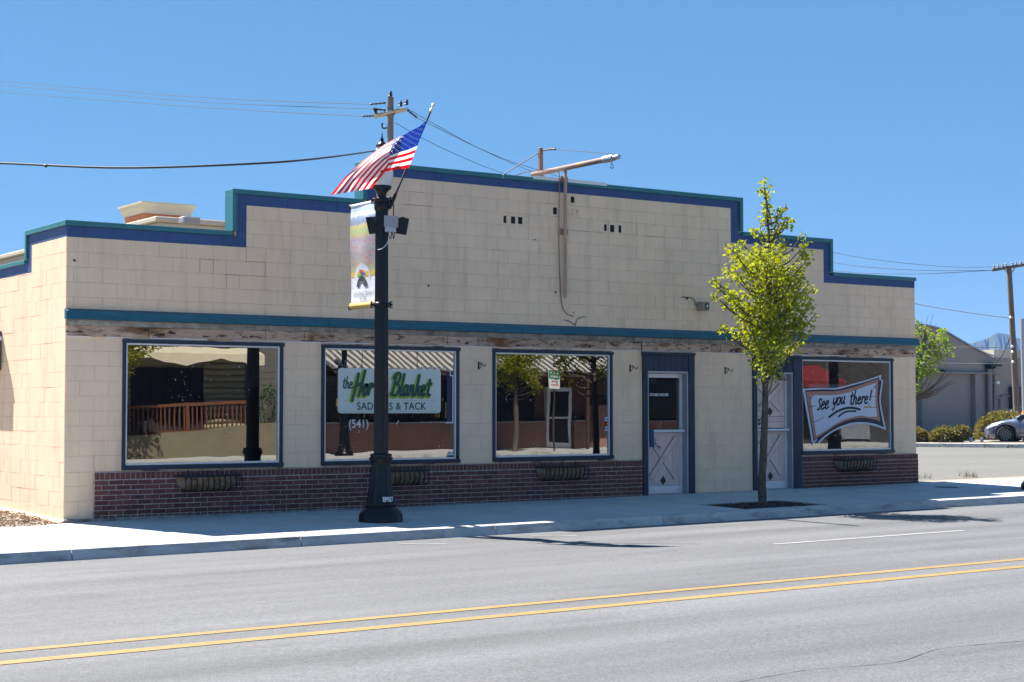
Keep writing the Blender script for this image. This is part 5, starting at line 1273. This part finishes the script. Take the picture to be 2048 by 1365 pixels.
# lamp, sign and plants across the road
lp3 = copy_tree(lamp); lp3.location = (17.1, -23.6, opp_z(17)); lp3['label'] = 'black lamp post across the road, mirrored at the left of the second window'
for ch in [c for c in bpy.data.objects if c.parent == lp3 and c.name.startswith('lettering')]: ch.rotation_euler = (0, 0, R(70))
ps = empty('parking_sign', (25.0, -23.4, opp_z(25)), 'green and white parking sign across the road, mirrored in the third window', 'sign')
b = MB(); b.tube([(0, 0, -.02), (0, 0, 2.75)], .03, 8); b.build('post', m_dkbrown, ps)
b = MB(); b.prism(rrect(-.24, .24, 2.1, 2.72, .04), .035, .045); b.build('plate', m_white, ps)
b = MB(); b.prism(rrect(-.225, .225, 2.42, 2.705, .03), .0455, .0475); b.build('green_panel', mat('sign_green', (.02, .22, .15)), ps)
for body, z, M, s_ in (('2 HOUR', 2.62, m_white, .10), ('PARKING', 2.50, m_white, .085), ('PARK IN', 2.34, mat('sign_red_ink', (.4, .03, .03)), .085), ('DRIVEWAY', 2.22, mat('sign_red_ink', (.4, .03, .03)), .078)):
    text('lettering', body, s_, M, (0, .0485, z), ps, rot=(R(90), 0, R(180)), bold=.002, sx=.9)
def bush(name, label, base, rx, ry, rz, leaf, n, ls, group=None, top_boost=0):
    t = empty(name, base, label, 'shrub', group)
    b = MB()
    lumps = [(uni(0, 6.28), uni(-1, 1), uni(.04, .16)) for _ in range(14)]
    for i in range(n):
        a = uni(0, 6.28); s = uni(-.15, 1); e = math.sqrt(max(0, 1-abs(s)**2.6)); k = uni(.72, 1.04)**.7
        k *= 1+sum(h*math.exp(-((math.sin((a-q)/2)*3)**2+(s-p)**2*4)) for q, p, h in lumps)*.6-.06
        p = Vector((math.cos(a)*rx*e*k, math.sin(a)*ry*e*k, rz*(.12+.88*max(s, -.12)*k)))
        tip = (Vector((p.x/rx, p.y/ry, p.z/rz))+Vector((random.gauss(0, .6), random.gauss(0, .6), random.gauss(.2, .6)))).normalized(); sd = tip.orthogonal().normalized(); sd.rotate(Matrix.Rotation(uni(0, 6.28), 3, tip)); l = ls*uni(.6, 1.3)
        b.add([p, p+tip*l*.5+sd*l*.3, p+tip*l, p+tip*l*.5-sd*l*.3], [(0, 1, 2, 3)])
    b.build('foliage', leaf, t)
    b = MB()
    for i in range(9): a = uni(0, 6.28); b.tube([(0, 0, -.03), (math.cos(a)*rx*.4, math.sin(a)*ry*.4, rz*.5), (math.cos(a)*rx*.7, math.sin(a)*ry*.7, rz*.8)], [.03, .02, .01], 5)
    b.build('stems', m_trunk, t)
    return t
bush('bush', 'dark bush by the annex across the road, mirrored right in the first window', (15.6, -25.8, opp_z(15.6)+.5), .45, .4, 1.7, m_sprig, 900, .09)
bush('bush', 'low bush at the foot of the cream retaining wall across the road', (9.8, -24.85, opp_z(9.8)), .4, .3, .55, m_sprig, 500, .07)

# ================================================================== behind and beyond
# cream building with cornices behind the shop on the left
m_cream = mat('cream_stucco', (.50, .46, .37), .85, .05, 1.5, .2, 30); m_orange = mat('orange_brick', (.48, .17, .075), .85, .12, 4, .3, 40)
cg = empty('cornice_building', (14, 26, 0), 'cream building with stepped cornice and orange-banded tower behind the shop', 'building')
pc = at(312, 432, 47); zt_ = pc.z
b = MB(); b.box(pc.x+.25, pc.x+16, pc.y+.25, pc.y+18, -.5, zt_-.02); kid(b.build('wall', m_cream), cg)
for i, (o_, za, zc_) in enumerate(((.0, -.16, .0), (.10, -.36, -.162), (.17, -.62, -.362), (.21, -.9, -.622))):
    b = MB(); b.bev(pc.x+o_, pc.x+16.3, pc.y+o_, pc.y+18.3, zt_+za, zt_+zc_, .03); kid(b.build('cornice', m_cream), cg)
tw = at(283, 402, 50); wdx = onY(394, 409, tw.y).x-tw.x; tz = tw.z; dyy = onX(245, 411, tw.x).y-tw.y
zo = onX(283, 425, tw.x).z
b = MB(); prof = [(0, 0), (.0, -.06), (.05, -.09), (.10, -.22), (.17, -.36), (.2, -.46), (.2, -.52)]
def ring(o_, z): return [(tw.x+o_, tw.y+o_, z), (tw.x+wdx-o_, tw.y+o_, z), (tw.x+wdx-o_, tw.y+max(dyy, 2.)-o_, z), (tw.x+o_, tw.y+max(dyy, 2.)-o_, z)]
k_ = (tz-zo)/.52; vs = []
for o_, dz in prof: vs += ring(o_*1.0*k_, tz+dz*k_)
b.add(vs, [(4*i+j, 4*i+4+j, 4*i+4+(j+1) % 4, 4*i+(j+1) % 4) for i in range(len(prof)-1) for j in range(4)]+[(0, 1, 2, 3)]); kid(b.build('tower_cornice', m_cream), cg)
for i in range(6):
    b = MB(); o_ = .26*k_; r1 = ring(o_, zo-.115*i-.115+.012); r2 = ring(o_, zo-.115*i); b.add(r1+r2, [(j, (j+1) % 4, 4+(j+1) % 4, 4+j) for j in range(4)]+[(4, 5, 6, 7)]); kid(b.build('orange_course', m_orange), cg)
b = MB(); o_ = .28*k_; b.add(ring(o_, zo-2)+ring(o_, zo-.003), [(j, (j+1) % 4, 4+(j+1) % 4, 4+j) for j in range(4)]); kid(b.build('tower_wall', m_orange), cg)
v0 = at(372, 434, 46.0); b = MB(); b.bev(v0.x-.15, v0.x+.35, v0.y-.2, v0.y+.2, v0.z-.2, v0.z+.0, .03); kid(b.build('roof_unit', m_greybox), cg)
# utility pole behind the roof
def insulator(B, p, h=.2): B.lathe([(.03, 0), (.09, .04), (.05, .08), (.08, .12), (.03, h)], 8, tuple(p))
DP = 60
tp = at(781, 195, DP); up_ = empty('utility_pole', (tp.x, tp.y, 0), 'weathered wooden utility pole with crossarm rising behind the flag', 'utility pole')
b = MB(); b.tube([(tp.x, tp.y, -.6), (tp.x, tp.y, 6), tuple(tp)], [.17, .14, .115], 12); kid(b.build('shaft', m_pole), up_)
for off in (-.14, .14):
    a_, c_ = at(748, 233.5, DP), at(812, 219, DP); dv = (c_-a_).normalized(); sd = Vector((FW.x, FW.y, 0)).normalized()*off
    b = MB(); hor = [a_+sd, c_+sd]
    ax = Vector((dv.x, dv.y, 0)).normalized()
    b.tube([tuple(hor[0]), tuple(hor[1])], .07, 4); kid(b.build('crossarm', m_greywood), up_)
for (u, v) in ((751, 228), (801, 214), (813, 211), (781, 194)):
    b = MB(); insulator(b, at(u, v, DP), .22); kid(b.build('insulator', m_wire), up_)
for (u0, v0, u1, v1) in ((772, 228, 781, 240), (790, 225, 783, 241)):
    b = MB(); b.tube([tuple(at(u0, v0, DP)), tuple(at(u1, v1, DP))], .02, 5); kid(b.build('brace', m_wire), up_)
b = MB(); b.tube(catmull([tuple(at(774, 256, DP)), tuple(at(766, 257, DP)), tuple(at(764, 250, DP)), tuple(at(766, 247, DP))], 5), .03, 6); kid(b.build('guy_hook', m_wire), up_)
for (u0, v0, u1, v1) in ((772, 206, 740, 209), (750, 232, 724, 233), (814, 220, 834, 236), (772, 221, 745, 218)):
    b = MB(); p0, p1 = at(u0, v0, DP), at(u1, v1, DP); b.tube([tuple(p0+(p1-p0)*i/8) for i in range(9)], [.02, .05]*4+[.02], 7); kid(b.build('strain_insulator', m_wire), up_)
def wire(pts, r, label, group='power lines'):
    b = MB(); b.tube(catmull([tuple(p) for p in pts], 10), r, 5); tag(b.build('power_line', m_wirefar), label, 'power line', group)
m_wirefar = mat('line_conductor', (.012, .018, .03), .6)
wire([at(-200, 152, 95), at(0, 163, 84), at(400, 195, 70), at(740, 209, DP)], .0115, 'topmost thin power line running left from the pole behind the flag')
wire([at(-200, 160, 96), at(0, 171, 84), at(400, 204, 70), at(745, 218, DP)], .0115, 'middle thin power line running left from the pole behind the flag')
wire([at(-200, 173, 96), at(0, 185, 84), at(400, 215, 70), at(724, 233, DP)], .0115, 'lowest thin power line running left from the pole behind the flag')
wire([at(-150, 327, 46), at(0, 327, 44), at(240, 336, 42), at(500, 328, 42), at(650, 316, 46), at(765, 300, DP)], .03, 'thick black cable sagging across the sky left of the lamp post')
c_ = at(92, 332, 43); b = MB(); b.tube([tuple(c_-RT*.06), tuple(c_), tuple(c_+RT*.06)], [.02, .05, .02], 6); tag(b.build('cable_splice', m_wire), 'dark splice on the thick black cable at the far left of the sky', 'splice')
wire([at(834, 236, DP), at(920, 279, 64), at(1005, 317, 68), at(1090, 345, 74), at(1250, 395, 84)], .0115, 'upper power line sloping down right from the flag to the sign bracket')
wire([at(813, 217, DP), at(880, 255, 63), at(960, 298, 66), at(1060, 342, 72), at(1200, 395, 82)], .0115, 'second power line sloping down right from the pole behind the flag')
wire([at(790, 246, DP), at(860, 285, 63), at(950, 326, 66), at(1000, 345, 70), at(1150, 400, 78)], .0115, 'lowest power line sloping down right from the pole behind the flag')
# far right: pole, post, barn, plants, car, hill
DR = 70
rp0, rp1 = at(2018, 532, DR), at(2037, 884, DR)
rp = empty('utility_pole', tuple(rp1), 'leaning wooden utility pole with crossarm and rusty side at the right edge', 'utility pole')
b = MB(); b.tube([tuple(rp1+(rp1-rp0)*.04), tuple(rp0.lerp(rp1, .5)), tuple(rp0)], [.155, .13, .105], 12); kid(b.build('shaft', m_pole), rp)
b = MB(); b.tube([tuple(at(1984, 541, DR)), tuple(at(2056, 529, DR))], .08, 4); kid(b.build('crossarm', m_pole), rp)
for u, v in ((1988, 538), (1996, 537), (2005, 535), (2012, 534), (2025, 532), (2032, 531), (2042, 529), (2050, 528)): b = MB(); b.lathe([(.03, 0), (.06, .04), (.035, .08), (.05, .12), (.02, .16)], 8, tuple(at(u, v, DR))); kid(b.build('insulator', m_greybox), rp)
for u0 in (2006, 2032): b = MB(); b.tube([tuple(at(u0, 537 if u0 < 2018 else 533, DR)), tuple(at(2020, 552, DR))], .025, 5); kid(b.build('brace', m_steel), rp)
for v in (638, 707, 696, 727): b = MB(); p = at(2018+(v-532)*.054-2, v, DR-.2); b.lathe([(.04, 0), (.08, .05), (.04, .12)], 7, tuple(p)); kid(b.build('spool_insulator', m_steel), rp)
for i, (P, lb) in enumerate((([(1984, 541), (1850, 541), (1740, 535), (1655, 524), (1500, 500)], 'upper of the two power lines leaving the right pole crossarm'), ([(1984, 541), (1850, 548), (1740, 547), (1655, 541), (1500, 528)], 'lower of the two power lines leaving the right pole crossarm'), ([(2020, 533), (1900, 534), (1760, 521), (1655, 503), (1500, 470)], 'topmost power line reaching the head of the right pole'), ([(2022, 637), (1960, 629), (1900, 620), (1832, 608), (1700, 580)], 'power line with a splice meeting the right pole halfway up'), ([(2024, 696), (1960, 695), (1880, 695), (1825, 696)], 'upper level line crossing in front of the far barn roof'), ([(2026, 727), (1960, 728), (1880, 727), (1825, 725)], 'level line crossing the far barn wall under its eaves'))):
    wire([at(u, v, DR+(0 if j == 0 else 2*j)) for j, (u, v) in enumerate(P)], .011 if i < 3 else .017, lb)
wire([at(2026, 660, DR), at(2005, 710, DR+4), at(1985, 733, DR+12)], .02, 'service drop slanting from the right pole to the barn conduit')
sp0 = at(2045, 638, 62); sp1 = at(2051, 890, 62)
stp = empty('steel_post', tuple(sp1), 'straight pale steel post in front of the leaning pole', 'post')
b = MB(); b.tube([tuple(sp1), tuple(at(2045.5, 638, 62))], .10, 10); kid(b.build('shaft', m_steel), stp)
b = MB(); b.tube([tuple(at(2046, 644, 62)), tuple(at(2066, 643, 62))], .07, 8); kid(b.build('arm', m_rust), stp)
b = MB(); b.tube([tuple(at(2049.5, 824, 61.9)), tuple(at(2050, 845, 61.9))], .115, 10); kid(b.build('orange_sleeve', mat('orange_sleeve', (.8, .35, .04))), stp)
# barn with arched gable
m_barn = mat('barn_grey', (.29, .26, .25), .9, .06, .6, .3, 8); m_barnd = mat('barn_pilaster', (.25, .235, .23), .9)
BY = 36.
def bp_(u, v, o=0.): q = onY(u, v, BY-o); return q
barn = empty('arched_barn', (55, BY, 0), 'large grey barn with arched gable and pilasters beyond the side street', 'building')
arc = [(1700, 725), (1740, 690), (1780, 665), (1815, 653), (1838, 651), (1855, 653), (1875, 658), (1895, 667), (1920, 682), (1950, 699), (1975, 711), (1992, 716)]
poly = [(bp_(u, v).x, bp_(u, v).z) for u, v in arc]
poly = [(poly[0][0], -.3)]+poly+[(poly[-1][0], -.3)]
b = MB(); b.prism(poly, BY, BY+30); kid(b.build('gable_wall', m_barn), barn)
b = MB(); rim = [p for p in poly[1:-1]]
for a_, c_ in zip(rim, rim[1:]): b.add([(a_[0], BY-.08, a_[1]), (c_[0], BY-.08, c_[1]), (c_[0], BY-.08, c_[1]+.09), (a_[0], BY-.08, a_[1]+.09), (a_[0], BY+30, a_[1]+.09), (c_[0], BY+30, c_[1]+.09)], [(0, 1, 2, 3), (3, 2, 5, 4)])
kid(b.build('roof_edge', m_alu_jamb), barn)
zl_ = [0.2*i for i in range(-1, 19)]
xa, xb = bp_(1835, 800).x-.5, bp_(1990, 800).x
b = MB()
for i, z in enumerate(zl_):
    b.box(xa, xb, BY-.012, BY-.001, z+.006, z+.194)
kid(b.build('block_course', m_barn), barn)
for u in (1841, 1947): q = bp_(u, 800); b = MB(); b.bev(q.x-.22, q.x+.22, BY-.32, BY-.013, -.2, bp_(u, 749).z, .02); kid(b.build('pilaster', m_barnd), barn)
q0, q1 = bp_(1835, 745).x-.5, bp_(1989, 747).x; b = MB(); b.bev(q0, q1, BY-.34, BY-.013, bp_(1900, 748).z, bp_(1900, 744.5).z, .01); kid(b.build('lintel_beam', m_barnd), barn)
q = bp_(1973, 800); b = MB(); b.tube([(q.x, BY-.2, -.2), (q.x, BY-.2, bp_(1973, 737).z)], .14, 10); kid(b.build('riser_pipe', m_barnd), barn)
b = MB(); zz = bp_(1973, 735).z; b.lathe([(.16, -.1), (.3, 0), (.26, .18), (.1, .25)], 10, (q.x, BY-.3, zz)); b.box(q.x+.1, q.x+.8, BY-.4, BY-.25, zz+.05, zz+.15); kid(b.build('weatherhead', m_wire), barn)
for P in ([(1981, 750), (1981, 820)], [(1989, 748), (1989, 766), (1989, 820)], [(1991, 770), (1991, 795), (2001, 797)], [(2001, 822), (2001, 797), (2004, 793), (2018, 792)]):
    b = MB(); b.tube([tuple(bp_(u, v, .1)) for u, v in P], .055, 7); kid(b.build('conduit', m_barnd), barn)
for u0, v0, u1, v1, M, nm in ((1985, 763, 1991, 769, m_alu, 'meter'), (1977, 824, 1985, 832, m_alu, 'meter'), (1992, 825, 2000, 836, m_barnd, 'switch_box'), (2017, 774, 2041, 818, mat('dark_panel', (.04, .04, .05), .6), 'dark_panel'), (1846, 739, 1851, 745, m_wire, 'wall_light'), (1878, 740, 1884, 744, m_wire, 'wall_light')):
    p, q = bp_(u0, v1), bp_(u1, v0); b = MB(); b.bev(p.x, q.x, BY-.3, BY-.02, p.z, q.z, .02); kid(b.build(nm, M), barn)
ln = empty('barn_annex', (66, BY, 0), 'low flat-roofed grey annex on the right of the arched barn', 'building')
p, q = bp_(1992.5, 880), bp_(2120, 716); b = MB(); b.box(p.x, q.x+6, BY+.02, BY+20, -.3, bp_(2010, 716).z); kid(b.build('wall', m_barn), ln)
b = MB()
for i in range(20): b.box(p.x+.02, q.x+5.9, BY+.008, BY+.019, -.2+.2*i+.006, -.2+.2*i+.194)
kid(b.build('block_course', m_barn), ln)
p2, q2 = onY(1988, 716, BY+8), onY(2100, 703, BY+8); b = MB(); b.box(p2.x, q2.x+6, BY+8, BY+18, 2, q2.z); kid(b.build('upper_roof', m_cream), ln)
# raised planting bed and its kerb along the side street
kA, kB = onZ(1790, 893.5, .11), onZ(2110, 897, .11)
fkb = empty('side_street_kerb', kind='structure')
dk = (kB-kA); dk.z = 0; Lk = dk.length; dk.normalize(); nk = Vector((-dk.y, dk.x, 0)); 
if nk.x < 0: nk = -nk
N_ = 7
for i in range(-2, N_+2):
    a_ = kA+dk*(Lk/N_*i+.02); c_ = kA+dk*(Lk/N_*(i+1)-.02)
    b = MB(); vs = []
    for p in (a_, c_): vs += [(p.x, p.y, .0), (p.x+nk.x*.03, p.y+nk.y*.03, .24), (p.x+nk.x*.2, p.y+nk.y*.2, .25), (p.x+nk.x*.2, p.y+nk.y*.2, 0)]
    b.add(vs, [(j, j+1, 5+j, 4+j) for j in range(3)]+[(0, 1, 2, 3), (4, 5, 6, 7)]); b.build('kerb_segment', m_kerb, fkb)
b = MB(); a_, c_ = kA-dk*6, kB+dk*12
b.quad((a_.x+nk.x*.19, a_.y+nk.y*.19, .235), (c_.x+nk.x*.19, c_.y+nk.y*.19, .235), (c_.x+nk.x*40, c_.y+nk.y*40, .27), (a_.x+nk.x*40, a_.y+nk.y*40, .27)); o = b.build('planting_strip', m_dirt); o['kind'] = 'structure'
def hedge(u0, u1, vt, vb, dist, n, ls, label, grp='clipped shrubs along the side street'):
    r_ = (u1-u0)/2*dist/F; c = at((u0+u1)/2, vb, dist); return bush('shrub', label, (c.x, c.y, .24), r_*1.02, r_*.75, (vb-vt)*dist/F*1.02, m_hedge, n, ls, grp)
hedge(1815, 1860, 866, 890, 61.5, 1500, .12, 'small clipped shrub nearest the shop corner')
hedge(1856, 1926, 863, 891, 61.3, 2600, .12, 'wide low clipped shrub second from the shop corner')
hedge(1898, 1946, 858, 886, 64, 1700, .12, 'looser shrub with pale green tips behind the wide low one')
hedge(1944, 2070, 834, 888, 66, 5200, .14, 'tall rounded hedge right behind the silver car')
# young tree peeking out past the shop's right corner
DT = 63
tb_ = at(1800, 885, DT); stem2 = [Vector((tb_.x, tb_.y, .2)), at(1804, 840, DT), at(1815, 805, DT), at(1830, 760, DT), at(1846, 700, DT), at(1850, 660, DT)]
CL2 = [(1836, 700, 16), (1850, 690, 16), (1865, 680, 15), (1880, 675, 13), (1895, 690, 12), (1900, 705, 9), (1842, 725, 18), (1860, 715, 18), (1878, 715, 14), (1850, 745, 16), (1865, 740, 12), (1835, 775, 13), (1843, 655, 10), (1853, 668, 12), (1832, 640, 7), (1836, 745, 16), (1838, 665, 12), (1872, 700, 16), (1888, 660, 7), (1885, 672, 9), (1810, 720, 30), (1800, 680, 30)]
ft = branchy_tree('corner_tree', 'bright lime-green tree leaning out past the right corner of the shop', (tb_.x, tb_.y, .2), stem2, [(at(u, v, DT+uni(-.5, .5)), r_*DT/F*1.1) for u, v, r_ in CL2], m_leaf2, .5, 620, .14, (.13, .04))
b = MB()
for k in range(14):
    u1, v1 = uni(1855, 1915), uni(735, 775); mid = at((1835+u1)/2, (800+v1)/2+uni(-3, 8), DT-.1)
    b.tube([tuple(q) for q in catmull([tuple(at(1826, 800+uni(-8, 8), DT)), tuple(mid), tuple(at(u1, v1, DT-.2))], 4)], [.036, .03, .026, .022, .018, .015, .012, .01, .008][:9], 5)
for k in range(6):
    u1 = uni(1832, 1885); b.tube([tuple(at(1846, 690, DT)), tuple(at((u1+1846)/2, 665, DT)), tuple(at(u1, uni(615, 650), DT))], [.015, .01, .005], 5)
o = kid(b.build('bare_branches', m_trunk), ft); o['kind'] = 'stuff'
# parked car
def make_car(name, label, loc, rz, paint):
    t = empty(name, loc, label, 'car', 'cars parked by the barn', rz=rz)
    m_tyre = mat('tyre', (.012, .012, .014), .8); m_rim = mat('dark_rim', (.16, .16, .17), .35, metal=.6); m_lens = mat('headlight_lens', (.5, .52, .55), .12, spec=.7)
    ax = (1.36, -1.34); rw_ = .385
    def top(x): return float(np.interp(x, [-2.25, -2.15, -1.9, -1.2, .2, .85, 1.0, 1.5, 1.9, 2.1, 2.2, 2.25], [.72, .92, .99, .97, .955, .95, .945, .86, .755, .66, .58, .50]))
    def wid(x): return float(np.interp(x, [-2.25, -2.1, -1.6, 0, 1.5, 1.9, 2.1, 2.25], [.62, .78, .88, .90, .88, .82, .70, .45]))
    def lowz(x):
        z = float(np.interp(x, [-2.25, -2.0, 2.0, 2.25], [.34, .20, .18, .26]))
        for c in ax:
            if abs(x-c) < rw_: z = max(z, .31+math.sqrt(rw_**2-(x-c)**2))
        return z
    xs = sorted(set([-2.25, -2.2, -2.1, -1.95, -.9, -.6, -.2, .2, .6, .85, .95, 1.0, 1.9, 2.0, 2.1, 2.16, 2.2, 2.25]+[c+rw_*math.cos(k*math.pi/10) for c in ax for k in range(11)]+[c+s*(rw_+.004) for c in ax for s in (-1, 1)]))
    b = MB(); b.smooth = True; sec = []
    for x in xs:
        tz_, wd, lz_ = top(x), wid(x), lowz(x); mz = max(lz_+.02, .62*tz_+.1)
        mz = min(mz, tz_-.02) if tz_-.02 > lz_ else lz_+.005
        half = [(0, tz_+.015), (.5*wd, tz_+.01), (.82*wd, tz_-.015), (.95*wd, tz_-.06 if tz_-.06 > mz else (tz_+mz)/2), (wd, mz), (wd*.985, (mz+lz_)/2), (wd*.95, lz_)]
        sec.append([(x, y, z) for y, z in half]+[(x, -y, z) for y, z in half[::-1]])
    n = len(sec[0]); b.add([p for s in sec for p in s], [(i*n+j, (i+1)*n+j, (i+1)*n+j+1, i*n+j+1) for i in range(len(xs)-1) for j in range(n-1)]+[tuple(range(n)), tuple((len(xs)-1)*n+j for j in range(n))[::-1]])
    b.build('body', paint, t)
    b = MB(); b.box(-2.1, 2.05, -.72, .72, .2, .6); b.build('underbody', m_tyre, t)
    def gtop(x): return float(np.interp(x, [-2.1, -1.7, -1.0, -.4, .1, .95], [1.0, 1.2, 1.40, 1.44, 1.40, .955]))
    gx_ = [-2.1, -1.9, -1.7, -1.35, -1.0, -.7, -.4, -.1, .1, .4, .7, .95]; b = MB(); b.smooth = True; sec = []
    for x in gx_:
        h = gtop(x); wb = wid(x)*.93; wt = wb*(1-.28*(h-.93)/.5)
        half = [(0, h+.02), (wt*.7, h+.005), (wt, h-.04), (wb*.99, .93)]; sec.append([(x, y, z) for y, z in half]+[(x, -y, z) for y, z in half[::-1]])
    n = len(sec[0]); b.add([p for s in sec for p in s], [(i*n+j, (i+1)*n+j, (i+1)*n+j+1, i*n+j+1) for i in range(len(gx_)-1) for j in range(n-1)]); b.build('windows', m_dkgl, t)
    b = MB(); b.smooth = True; rx_ = [x for x in gx_ if -1.75 < x < .15]; sec = []
    for x in rx_:
        h = gtop(x)+.012; wb = wid(x)*.93; wt = wb*(1-.28*(h-.93)/.5)+.01; sec.append([(x, y, z) for y, z in ((-wt-.005, h-.06), (-wt*.7, h+.005), (0, h+.02), (wt*.7, h+.005), (wt+.005, h-.06))])
    b.add([p for s in sec for p in s], [(i*5+j, (i+1)*5+j, (i+1)*5+j+1, i*5+j+1) for i in range(len(rx_)-1) for j in range(4)]); b.build('roof', paint, t)
    for s in (-1, 1):
        q = MB(); wl = lambda x: wid(x)*.93
        q.tube([(.98, s*.83, .955), (.45, s*.745, 1.22), (.08, s*.66, 1.41)], .028, 6); q.build('windscreen_pillar', paint, t)
        q = MB(); q.tube([(-.45, s*.845, .95), (-.5, s*.66, 1.42)], .03, 6); q.build('centre_pillar', m_wire, t)
        q = MB(); q.bev(.62, .80, s*.93-.09, s*.93+.09, .96, 1.09, .03); q.build('mirror', m_wire, t)
        q = MB(); q.smooth = True; vs = []
        for x in (1.62, 1.78, 1.95, 2.08):
            wd = wid(x); tz_ = top(x); vs += [(x, s*(wd*.965+.012), tz_-.075), (x, s*(wd*1.0+.012), tz_-.15)]
        q.add(vs, [(2*i, 2*i+2, 2*i+3, 2*i+1) for i in range(3)]); q.build('headlight', m_lens, t)
        q = MB(); q.box(-.42, .82, s*.905-.004, s*.905+.004, .40, .405); q.box(.82, .826, s*.902-.004, s*.902+.004, .40, .90); q.build('door_seam', m_wire, t)
        q = MB(); q.bev(-.30, -.12, s*.915-.015, s*.915+.015, .80, .83, .006); q.build('door_handle', paint, t)
        for c in ax:
            wq = MB(); wq.smooth = True; wq.lathe([(.20, -.10), (.30, -.10), (.325, -.07), (.328, 0), (.325, .07), (.30, .10), (.20, .10)], 28); wh = wq.build('wheel', m_tyre, t, (c, s*.80, .325)); wh.rotation_euler = (R(-90)*s, 0, 0)
            wq = MB(); wq.lathe([(.205, .02), (.215, .085), (.20, .09), (.19, .03)], 24)
            for k in range(10):
                a = k*math.pi/5; d = Vector((math.cos(a), math.sin(a), 0)); e = Vector((-d.y, d.x, 0))*.018
                wq.add([tuple(d*.03-e+Vector((0, 0, .075))), tuple(d*.03+e+Vector((0, 0, .075))), tuple(d*.2+e*1.4+Vector((0, 0, .088))), tuple(d*.2-e*1.4+Vector((0, 0, .088)))], [(0, 1, 2, 3)])
            wq.lathe([(.05, .06), (.045, .085), (.0, .088)], 10); wq.build('rim', m_rim, wh, (0, 0, .022))
    q = MB(); q.add([(2.262, y, z) for y, z in ((-.3, .40), (.3, .40), (.36, .52), (-.36, .52))], [(0, 1, 2, 3)]); q.build('grille', m_wire, t)
    return t
m_paint = mat('silver_blue_paint', (.16, .185, .26), .28, .03, 3, metal=.55, coat=.6)
cw = at(2012, 888, 62)
ca = math.atan2(-dk.y, -dk.x)
if math.sin(ca) < 0: ca += math.pi
fwd = Vector((math.cos(ca), math.sin(ca), 0)); lat = Vector((-fwd.y, fwd.x, 0))
cc = Vector((cw.x, cw.y, 0))-fwd*1.36-lat*.8
car = make_car('parked_car', 'silver-blue hatchback parked nose-in by the hedge at the right edge', (cc.x, cc.y, .19), ca, m_paint)
q = at(2036, 876, 72)
car2 = copy_tree(car); car2.location = (q.x+1.0, q.y-1.0, .22); car2.rotation_euler = (0, 0, ca+R(180)); car2['label'] = 'dark parked car mostly hidden behind the tall hedge'
m_paint2 = mat('dark_car_paint', (.015, .015, .02), .3, coat=.5)
for ch in [c for c in bpy.data.objects if c.parent == car2]:
    for s_ in ch.material_slots:
        if s_.material == m_paint: s_.link = 'OBJECT'; s_.material = m_paint2
for u, v in ((1942, 884), (1963.5, 884.5)):
    p = at(u, v, 62); b = MB(); b.bev(p.x-.05, p.x+.05, p.y-.05, p.y+.05, .2, .2+.2, .01); tag(b.build('marker_stub', m_white), 'short white marker stub in the dirt left of the tall hedge' if u < 1950 else 'short white marker stub at the foot of the tall hedge', 'marker')
# wooded hill on the horizon
m_hill = mat('forest_hill', (.045, .06, .03), .95, .3, .01)
b = MB(); ridge = [(1700, 760), (1800, 745), (1880, 725), (1915, 702), (1930, 692), (1955, 684), (1975, 677), (1990, 669), (2000, 667), (2012, 669), (2025, 673), (2048, 680), (2100, 688), (2200, 700), (2400, 720), (2700, 760), (3100, 800)]
D0 = 3000; cols = []
R_ = catmull([(u, v, 0) for u, v in ridge], 26)
for k, (u, v, _) in enumerate(R_):
    v -= abs(random.gauss(0, .7))+.5*math.sin(k*.6)
    p = at(u, v, D0); base_f = at(u, 800, D0-700); base_b = at(u, 800, D0+900)
    cols.append([(base_f.x, base_f.y, -2), tuple(Vector((base_f.x, base_f.y, 0)).lerp(p, .35)), tuple(Vector((base_f.x, base_f.y, 0)).lerp(p, .72)+Vector((uni(-8, 8), uni(-8, 8), uni(-5, 5)))), tuple(p), (base_b.x, base_b.y, -2)])
n = 5; b.smooth = True; b.add([p for c in cols for p in c], [(i*n+j, (i+1)*n+j, (i+1)*n+j+1, i*n+j+1) for i in range(len(cols)-1) for j in range(n-1)])
hill = b.build('hill', m_hill); hill['kind'] = 'structure'

# ------------------------------------------------------------------ air: one even pale haze round everything
b = MB(); b.box(-4200, 7200, -3200, 8200, -1.6, 165); hz_ = MB()
mh = bpy.data.materials.new('haze_air'); mh.use_nodes = True; N = mh.node_tree.nodes; N.clear()
o_ = N.new('ShaderNodeOutputMaterial'); pv = N.new('ShaderNodeVolumePrincipled'); pv.inputs['Density'].default_value = .00013; pv.inputs['Color'].default_value = (.20, .44, 1, 1); pv.inputs['Anisotropy'].default_value = .2
mh.node_tree.links.new(pv.outputs[0], o_.inputs['Volume'])
hz = b.build('haze', mh); hz['kind'] = 'stuff'; hz['label'] = 'thin pale haze in the air over the street and far hill'; hz['category'] = 'haze'
